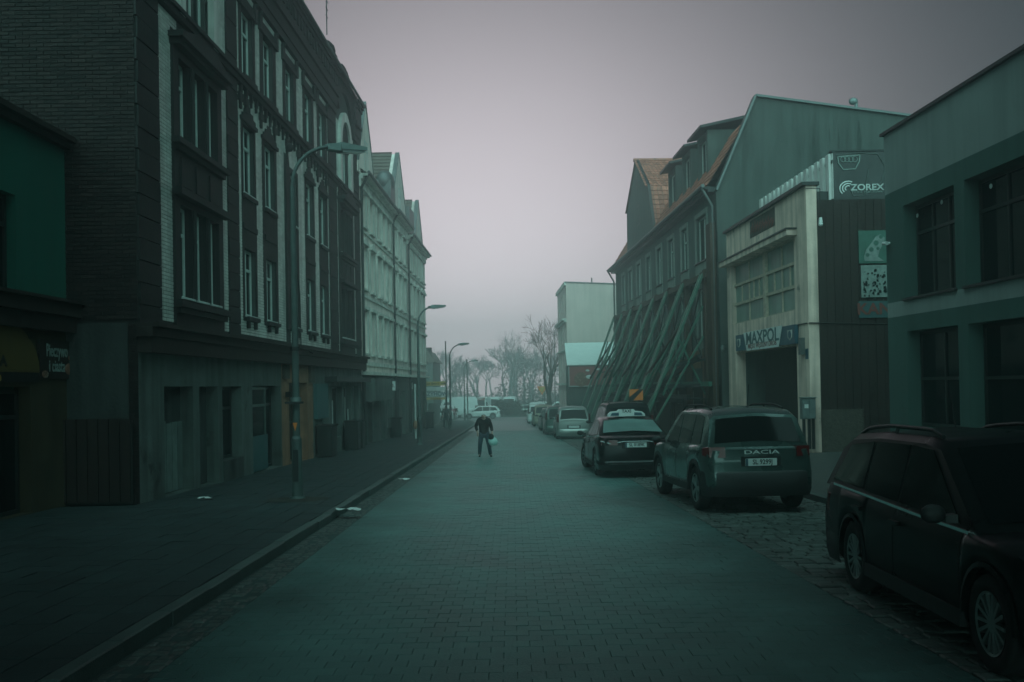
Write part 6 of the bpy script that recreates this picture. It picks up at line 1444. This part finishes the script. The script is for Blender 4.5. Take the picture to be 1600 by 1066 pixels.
# ------------------------------------------------------------------ people
def skin_mesh(name, joints, edges, m, parent, sub=1, rootv=0):
    me = bpy.data.meshes.new(name); me.from_pydata([j[:3] for j in joints], edges, []); me.materials.append(m)
    o = bpy.data.objects.new(name, me); C.objects.link(o); o.parent = parent
    sm = o.modifiers.new('skin', 'SKIN'); sm.use_smooth_shade = True
    for i, j in enumerate(joints):
        rr = j[3] if isinstance(j[3], tuple) else (j[3], j[3]); me.skin_vertices[0].data[i].radius = rr; me.skin_vertices[0].data[i].use_root = (i == rootv)
    sb = o.modifiers.new('subsurf', 'SUBSURF'); sb.levels = sub; sb.render_levels = sub
    return o
def person(label, x, y, rz, H=1.5, lean=.12, coatm='jacket', legm='jeans', long=False, pose='walk', bag=True, headm='skin'):
    t = thing('person', label, 'person', (x, y, gz(y) if abs(x) < 3 else gz(y) + KERB), rz)
    s = H / 1.75; k = lambda *a: (a[0] * s, a[1] * s, a[2] * s, (a[3] * s if not isinstance(a[3], tuple) else (a[3][0] * s, a[3][1] * s)))
    f = -1                                          # faces -y in local space
    st = .16 if pose == 'walk' else .04
    # joints (local, facing -y): legs astride, arms bent out
    J = [k(0, 0, .92, .13), k(0, -.02, 1.08, (.15, .12)), k(0, -.06 * 1, 1.28, (.17, .13)), k(0, -.12, 1.43, (.13, .10)), k(0, -.18, 1.49, .055), k(0, -.22, 1.55, (.08, .09)), k(0, -.24, 1.63, (.078, .09)),
         k(-.17, -.11, 1.42, .075), k(-.30, -.06, 1.20, .055), k(-.24, -.15, .97, .04),
         k(.17, -.11, 1.42, .075), k(.27, -.08, 1.18, .055), k(.32, -.14, .95, .04),
         k(-.11, 0, .88, .10), k(-.16, -.02 - st * .3, .50, .07), k(-.19, .02, .09, .045), k(-.20, -.13, .045, .038),
         k(.11, 0, .88, .10), k(.18, -.06 - st * .6, .50, .07), k(.24, st * .5 - .1, .09, .045), k(.275, st * .5 - .24, .045, .038)]
    E = [(0, 1), (1, 2), (2, 3), (3, 4), (4, 5), (5, 6), (3, 7), (7, 8), (8, 9), (3, 10), (10, 11), (11, 12), (0, 13), (13, 14), (14, 15), (15, 16), (0, 17), (17, 18), (18, 19), (19, 20)]
    # hands with five fingers each, on the same body
    for wi, sx in ((9, -1), (12, 1)):
        wx, wy, wz = [c / s for c in J[wi][:3]]
        pi_ = len(J); J.append(k(wx, wy - .02, wz - .07, .034)); E.append((wi, pi_))
        for q_ in range(4):
            a = len(J); J.append(k(wx + (q_ - 1.5) * .022, wy - .03, wz - .13, .010)); J.append(k(wx + (q_ - 1.5) * .022, wy - .015, wz - .16 - (.012 if q_ in (1, 2) else 0), .009)); E += [(pi_, a), (a, a + 1)]
        a = len(J); J.append(k(wx - sx * .045, wy - .05, wz - .09, .011)); J.append(k(wx - sx * .05, wy - .06, wz - .13, .009)); E += [(pi_, a), (a, a + 1)]
    body = skin_mesh('body', J, E, T['skin'], t, 1)
    g = 1.0
    JJ = [k(0, .0, .80 if not long else .62, (.205, .16)), k(0, 0, 1.0, (.20, .16)), k(0, -.03, 1.15, (.215, .17)), k(0, -.06, 1.30, (.235, .18)), k(0, -.12, 1.45, (.18, .14)), k(0, -.165, 1.50, (.085, .085)),
          k(-.19, -.11, 1.41, .10), k(-.31, -.06, 1.19, .075), k(-.25, -.14, .99, .055), k(.19, -.11, 1.41, .10), k(.28, -.08, 1.17, .075), k(.32, -.135, .97, .055)]
    skin_mesh('jacket', JJ, [(0, 1), (1, 2), (2, 3), (3, 4), (4, 5), (4, 6), (6, 7), (7, 8), (4, 9), (9, 10), (10, 11)], T[coatm], t, 2)
    JT = [k(0, 0, .93, .15), k(-.105, 0, .86, .115), k(-.16, -.02 - st * .3, .50, .09), k(-.19, .02, .05, .07), k(.105, 0, .86, .115), k(.18, -.06 - st * .6, .50, .09), k(.24, st * .5 - .1, .05, .07)]
    skin_mesh('trousers', JT, [(0, 1), (1, 2), (2, 3), (0, 4), (4, 5), (5, 6)], T[legm], t, 2)
    for (ax, ay) in ((-.19, .03), (.245, st * .5 - .09)):
        skin_mesh('shoe', [k(ax, ay, .055, .055), k(ax + (.01 if ax < 0 else .03), ay - .17, .045, .045)], [(0, 1)], T['shoe'], t, 2)
    b = MB(); c = (0, -.23 * s, 1.59 * s)
    b.sphere((0, c[1] + .03 * s, c[2] + .01 * s), .098 * s, 12, sc=(.93, .9, .98)) if headm == 'hair' else b.sphere((0, c[1] + .045 * s, c[2] - .005 * s), .093 * s, 12, sc=(.98, .8, .72)); b.build('hair', T['hair'] if headm == 'skin' else T['jacket'], t, local=True)
    b = MB(); b.sphere((0, c[1] - .105 * s, c[2] - .01 * s), .018 * s, 8, sc=(.8, 1.2, 1.3)); b.build('nose', T['skin'], t, local=True)
    for sx in (-1, 1):
        b = MB(); b.sphere((sx * .032 * s, c[1] - .088 * s, c[2] + .012 * s), .011 * s, 8); b.build('eye', T['ink'], t, local=True)
        b = MB(); b.sphere((sx * .085 * s, c[1] + .0 * s, c[2] - .005 * s), .026 * s, 8, sc=(.35, .7, 1.1)); b.build('ear', T['skin'], t, local=True)
    b = MB(); b.box(-.025 * s, .025 * s, c[1] - .095 * s, c[1] - .08 * s, c[2] - .055 * s, c[2] - .048 * s); b.build('mouth', T['redbrown'], t, local=True)
    return t
man = person('stooped bald man in a black jacket and blue jeans walking towards us down the street', at(757, 713, 31.6).x + .0, 31.6, 0, 1.58)
man.scale = (1, 1, 1)
hx, hy, hz_ = .33 * 1.58 / 1.75, -.17 * 1.58 / 1.75, .80 * 1.58 / 1.75
bg_ = thing('carrier_bag', 'pale plastic carrier bag hanging from the hand of the man in black', 'bag', (man.location.x + hx, 31.6 + hy, gz(31.6) + hz_ - .32))
b = MB(); o_ = bg_.location; rnd = random.Random(3); vs = []; fs = []; n = 14; lv = [(0, .55), (.04, .9), (.14, 1.05), (.22, .92), (.28, .55), (.31, .22)]
for i, (z, f) in enumerate(lv):
    for j in range(n):
        a = 2 * math.pi * j / n; rr = f * (1 + .12 * math.sin(3 * a + i)); vs.append((o_[0] + .155 * rr * math.cos(a), o_[1] + .09 * rr * math.sin(a), o_[2] + z))
    if i: fs += [((i - 1) * n + j, (i - 1) * n + (j + 1) % n, i * n + (j + 1) % n, i * n + j) for j in range(n)]
b.add(vs, fs + [tuple(range(n))[::-1]], 0, True); b.build('bag_body', T['bag'], bg_)
b = MB(); b.tube([(o_[0] - .04, o_[1], o_[2] + .29), (o_[0] - .01, o_[1], o_[2] + .40), (o_[0] + .04, o_[1], o_[2] + .29)], .012, 6); b.build('handle', T['bag'], bg_)
db = tag(MB().sphere((o_[0] - .05, o_[1] - .04, o_[2] + .30), .10, 12, sc=(1, .6, 1.2)).build('dark_pouch', T['jacket']), 'small dark pouch hanging above the pale carrier bag', 'pouch')
pd = person('distant walker in a long grey coat on the left pavement by the third lamp', at(697.5, 668, 63).x, 63, 0, 1.62, coatm='coat', legm='coat', long=True, pose='stand', bag=False, headm='hair')
# ------------------------------------------------------------------ trees
def branch_tree(mb, base, h, r0, rnd, depth=5, spread=.55, twig=.012, m=0, lean=(0, 0), nch=(2, 4)):
    def grow(p, d, ln, r, lv):
        n = 3 if lv == 0 else 2; pts = [p]; rs = [r]
        for i in range(n):
            d = (d + Vector((rnd.uniform(-.14, .14), rnd.uniform(-.14, .14), rnd.uniform(-.02, .10)))).normalized(); p = p + d * ln / n; pts.append(p); rs.append(max(twig, r * (1 - .35 * (i + 1) / n)))
        mb.tube(pts, rs, 7 if lv < 2 else (4 if lv < 4 else 3), m)
        if lv >= depth: return
        for c in range(rnd.randint(*nch)):
            a = rnd.uniform(0, 2 * math.pi); s_ = rnd.uniform(spread * .5, spread * 1.25)
            o = d.orthogonal().normalized(); o = Matrix.Rotation(a, 3, d) @ o
            nd = (d * math.cos(s_) + o * math.sin(s_)).normalized(); f = rnd.uniform(.45, 1)
            q = pts[-1] if c == 0 else pts[1].lerp(pts[-1], f)
            grow(q, nd, ln * rnd.uniform(.62, .86), rs[-1] * rnd.uniform(.6, .85), lv + 1)
    grow(Vector(base), Vector((lean[0], lean[1], 1)).normalized(), h * .30, r0, 0)
def tree(name, label, x, y, h, r0, seed, depth=5, m='bark', **k):
    t = thing(name, label, 'tree', (x, y, gz(y))); rnd = random.Random(seed)
    b = MB(); b.tube([(x, y, gz(y) - .1), (x + .05, y, gz(y) + h * .12), (x, y, gz(y) + h * .24)], [r0 * 1.25, r0, r0 * .9], 9); b.build('trunk', T[m], t)
    b = MB()
    for i in range(3 if depth > 4 else 2): branch_tree(b, (x, y, gz(y) + h * .23), h * (.92 - .1 * i), r0 * .7, rnd, depth - 1, lean=(rnd.uniform(-.5, .5), rnd.uniform(-.3, .3)), **k)
    b.build('crown', T[m], t); return t
q_ = at(858, 640, 95)
tree('bare_tree', 'bare street tree with a forked trunk beside the pale corner house', q_.x, 95, 10.5, .26, 11, 6, nch=(2, 4))
for k, (px, yy, z1) in enumerate(((851, 99, 4.2), (868, 96, 5.6))):
    q_ = at(px, 640, yy); tag(MB().cyl((q_.x, yy, gz(yy)), (q_.x, yy, z1), .05, n=6).build('flag_pole', T['galv']), ['thin upright pole left of the forked bare tree', 'taller thin pole between the forked bare tree and the pale house'][k], 'pole')
q_ = at(799, 640, 150); tree('tall_bare_tree', 'tall bare tree rising from the hedge in the middle of the fog', q_.x, 150, 14.5, .30, 5, 6, m='farbark', nch=(2, 4))
q_ = at(745, 640, 165); tree('bare_tree', 'lower bare tree in the fog left of the tallest one', q_.x, 165, 10, .25, 8, 5, m='farbark')
q_ = at(700, 640, 160); tree('bare_tree', 'bare tree in the fog behind the far street lamps', q_.x, 160, 11, .25, 9, 5, m='farbark')
# evergreen bush by the cross street: many small leaves
def leaf_mass(name, cx, cy, z0, rx, ry, h, n, sz, m, seed, label, cat, kind=None):
    rnd = random.Random(seed); b = MB(); lob = [(cx + rnd.uniform(-rx, rx) * .8, cy + rnd.uniform(-ry, ry) * .6, z0 + h * rnd.uniform(.2, .7), rnd.uniform(.3, .6)) for _ in range(9)]
    for i in range(n):
        l = rnd.choice(lob); v = Vector((rnd.gauss(0, 1), rnd.gauss(0, 1), rnd.gauss(0, 1))).normalized() * rnd.uniform(.6, 1)
        p = Vector((l[0] + v.x * l[3] * rx * .8, l[1] + v.y * l[3] * ry, max(z0 + .02, l[2] + v.z * l[3] * h * .7)))
        a = Vector((rnd.uniform(-1, 1), rnd.uniform(-1, 1), rnd.uniform(-1, 1))).normalized() * sz; c = a.orthogonal().normalized() * sz * .6
        b.add([p - a, p + c, p + a, p - c], [(0, 1, 2, 3)])
    o = b.build(name, T[m]); tag(o, label, cat, kind=kind); return o
q_ = at(788, 640, 108)
leaf_mass('evergreen_bush', q_.x + .3, 116.2, gz(115), 2.4, 1.0, 2.2, 5000, .13, 'hedge', 3, 'dark evergreen bush at the roadside below the tall white van', 'bush')
for i, px in enumerate((820, 842, 862)):
    q_ = at(px, 640, 114.5); leaf_mass('low_hedge', q_.x, 115.2, gz(114), 1.9, .5, .9, 1800, .1, 'hedge', 20 + i, ['low clipped hedge right of the evergreen bush', 'low hedge in front of the parked white carrier', 'low hedge end behind the forked bare tree'][i], 'hedge')
# wood in the fog: one mass of bare trees and undergrowth
rnd = random.Random(77); b = MB(); 
for k in range(64):
    x = rnd.uniform(-45, 45); y = rnd.uniform(165, 235); h = rnd.uniform(7.5, 11) * (y / 165) ** .7
    
    b.tube([(x, y, gz(y)), (x, y, gz(y) + h * .3)], [.3, .24], 5); branch_tree(b, (x, y, gz(y) + h * .28), h * .95, .22, rnd, 4, twig=.05, lean=(rnd.uniform(-.15, .15), 0), nch=(3, 4))
b.build('bare_wood', T['farbark']); tag(bpy.data.objects['bare_wood'], 'grey wood of bare trees lost in the fog at the end of the street', 'wood', kind='stuff')
b = MB()
for k in range(42000):
    x = rnd.uniform(-48, 48); y = rnd.uniform(150, 172); hh = 4.4 + 1.6 * math.sin(x * .21) + 1.3 * math.sin(x * .57 + 1); z = gz(y) + min(1.5, abs(rnd.gauss(0, .6))) * hh; s_ = rnd.uniform(.10, .26)
    a = Vector((rnd.uniform(-1, 1), rnd.uniform(-1, 1), rnd.uniform(-1, 1))).normalized() * s_; c = a.orthogonal().normalized() * s_ * .6; p = Vector((x, y, z)); b.add([p - a, p + c, p + a, p - c], [(0, 1, 2, 3)])
b.build('undergrowth', T['leaf']); tag(bpy.data.objects['undergrowth'], 'dense scrub and ivy filling the foot of the far wood', 'undergrowth', kind='stuff')
# low wall behind the cross street
b = MB(); b.box(-60, 60, 113.3, 113.5, gz(113), gz(113) + .14); o = b.build('far_kerb', T['kerb']); o['kind'] = 'structure'
# ------------------------------------------------------------------ added block over and behind the viewer, out of view, shading the near street
eh = bld('shading_block', 'added unseen block over and behind the viewer that shades the near street', 'building', (0, -4, gz(-4)))
FE = Frame((-12, 2.4, 0), (1, 0, 0), (0, 1, 0))
hs = [(a, a + 1.1, z, z + 1.8) for a in (1.5, 4.5, 7.5, 10.5, 13.5, 16.5, 19.5, 22.5) for z in (4.6, 8.1, 11.6)]
b = MB(); wall(b, FE, 0, 25, 3.0, 16.6, hs, .2); b.fb(FE, 0, 25, -12, -.3, 3.3, 16.4); b.fb(FE, 0, 25, -12, -.0, 3.0, 3.29)
b.box(-13, -8.75, -10, 2.39, gz(0) - .3, 3.0); b.box(9.95, 13, -10, 2.39, gz(0) - .3, 3.0); b.build('wall', T['greyplaster'], eh)
b = MB(); b.fb(FE, -.2, 25.2, -12.2, .3, 16.61, 16.8); b.build('roof', T['darkmetal'], eh)
for h in hs: window(eh, FE, (h[0] + h[1]) / 2, h[2], 1.1, 1.8, -.15, 'T')
# ------------------------------------------------------------------ haze
hz = MB(); hz.box(-100, 100, -24, 264, gz(150) - 1.2, 17.2); ho = hz.build('haze', [])
ho['kind'] = 'stuff'; hm = bpy.data.materials.new('fog'); hm.use_nodes = True; t = hm.node_tree; t.nodes.clear()
pv = t.nodes.new('ShaderNodeVolumePrincipled'); pv.inputs['Density'].default_value = .0068; pv.inputs['Color'].default_value = (.76, .98, .96, 1); pv.inputs['Anisotropy'].default_value = .84
mo = t.nodes.new('ShaderNodeOutputMaterial'); t.links.new(pv.outputs[0], mo.inputs['Volume']); ho.data.materials.append(hm)
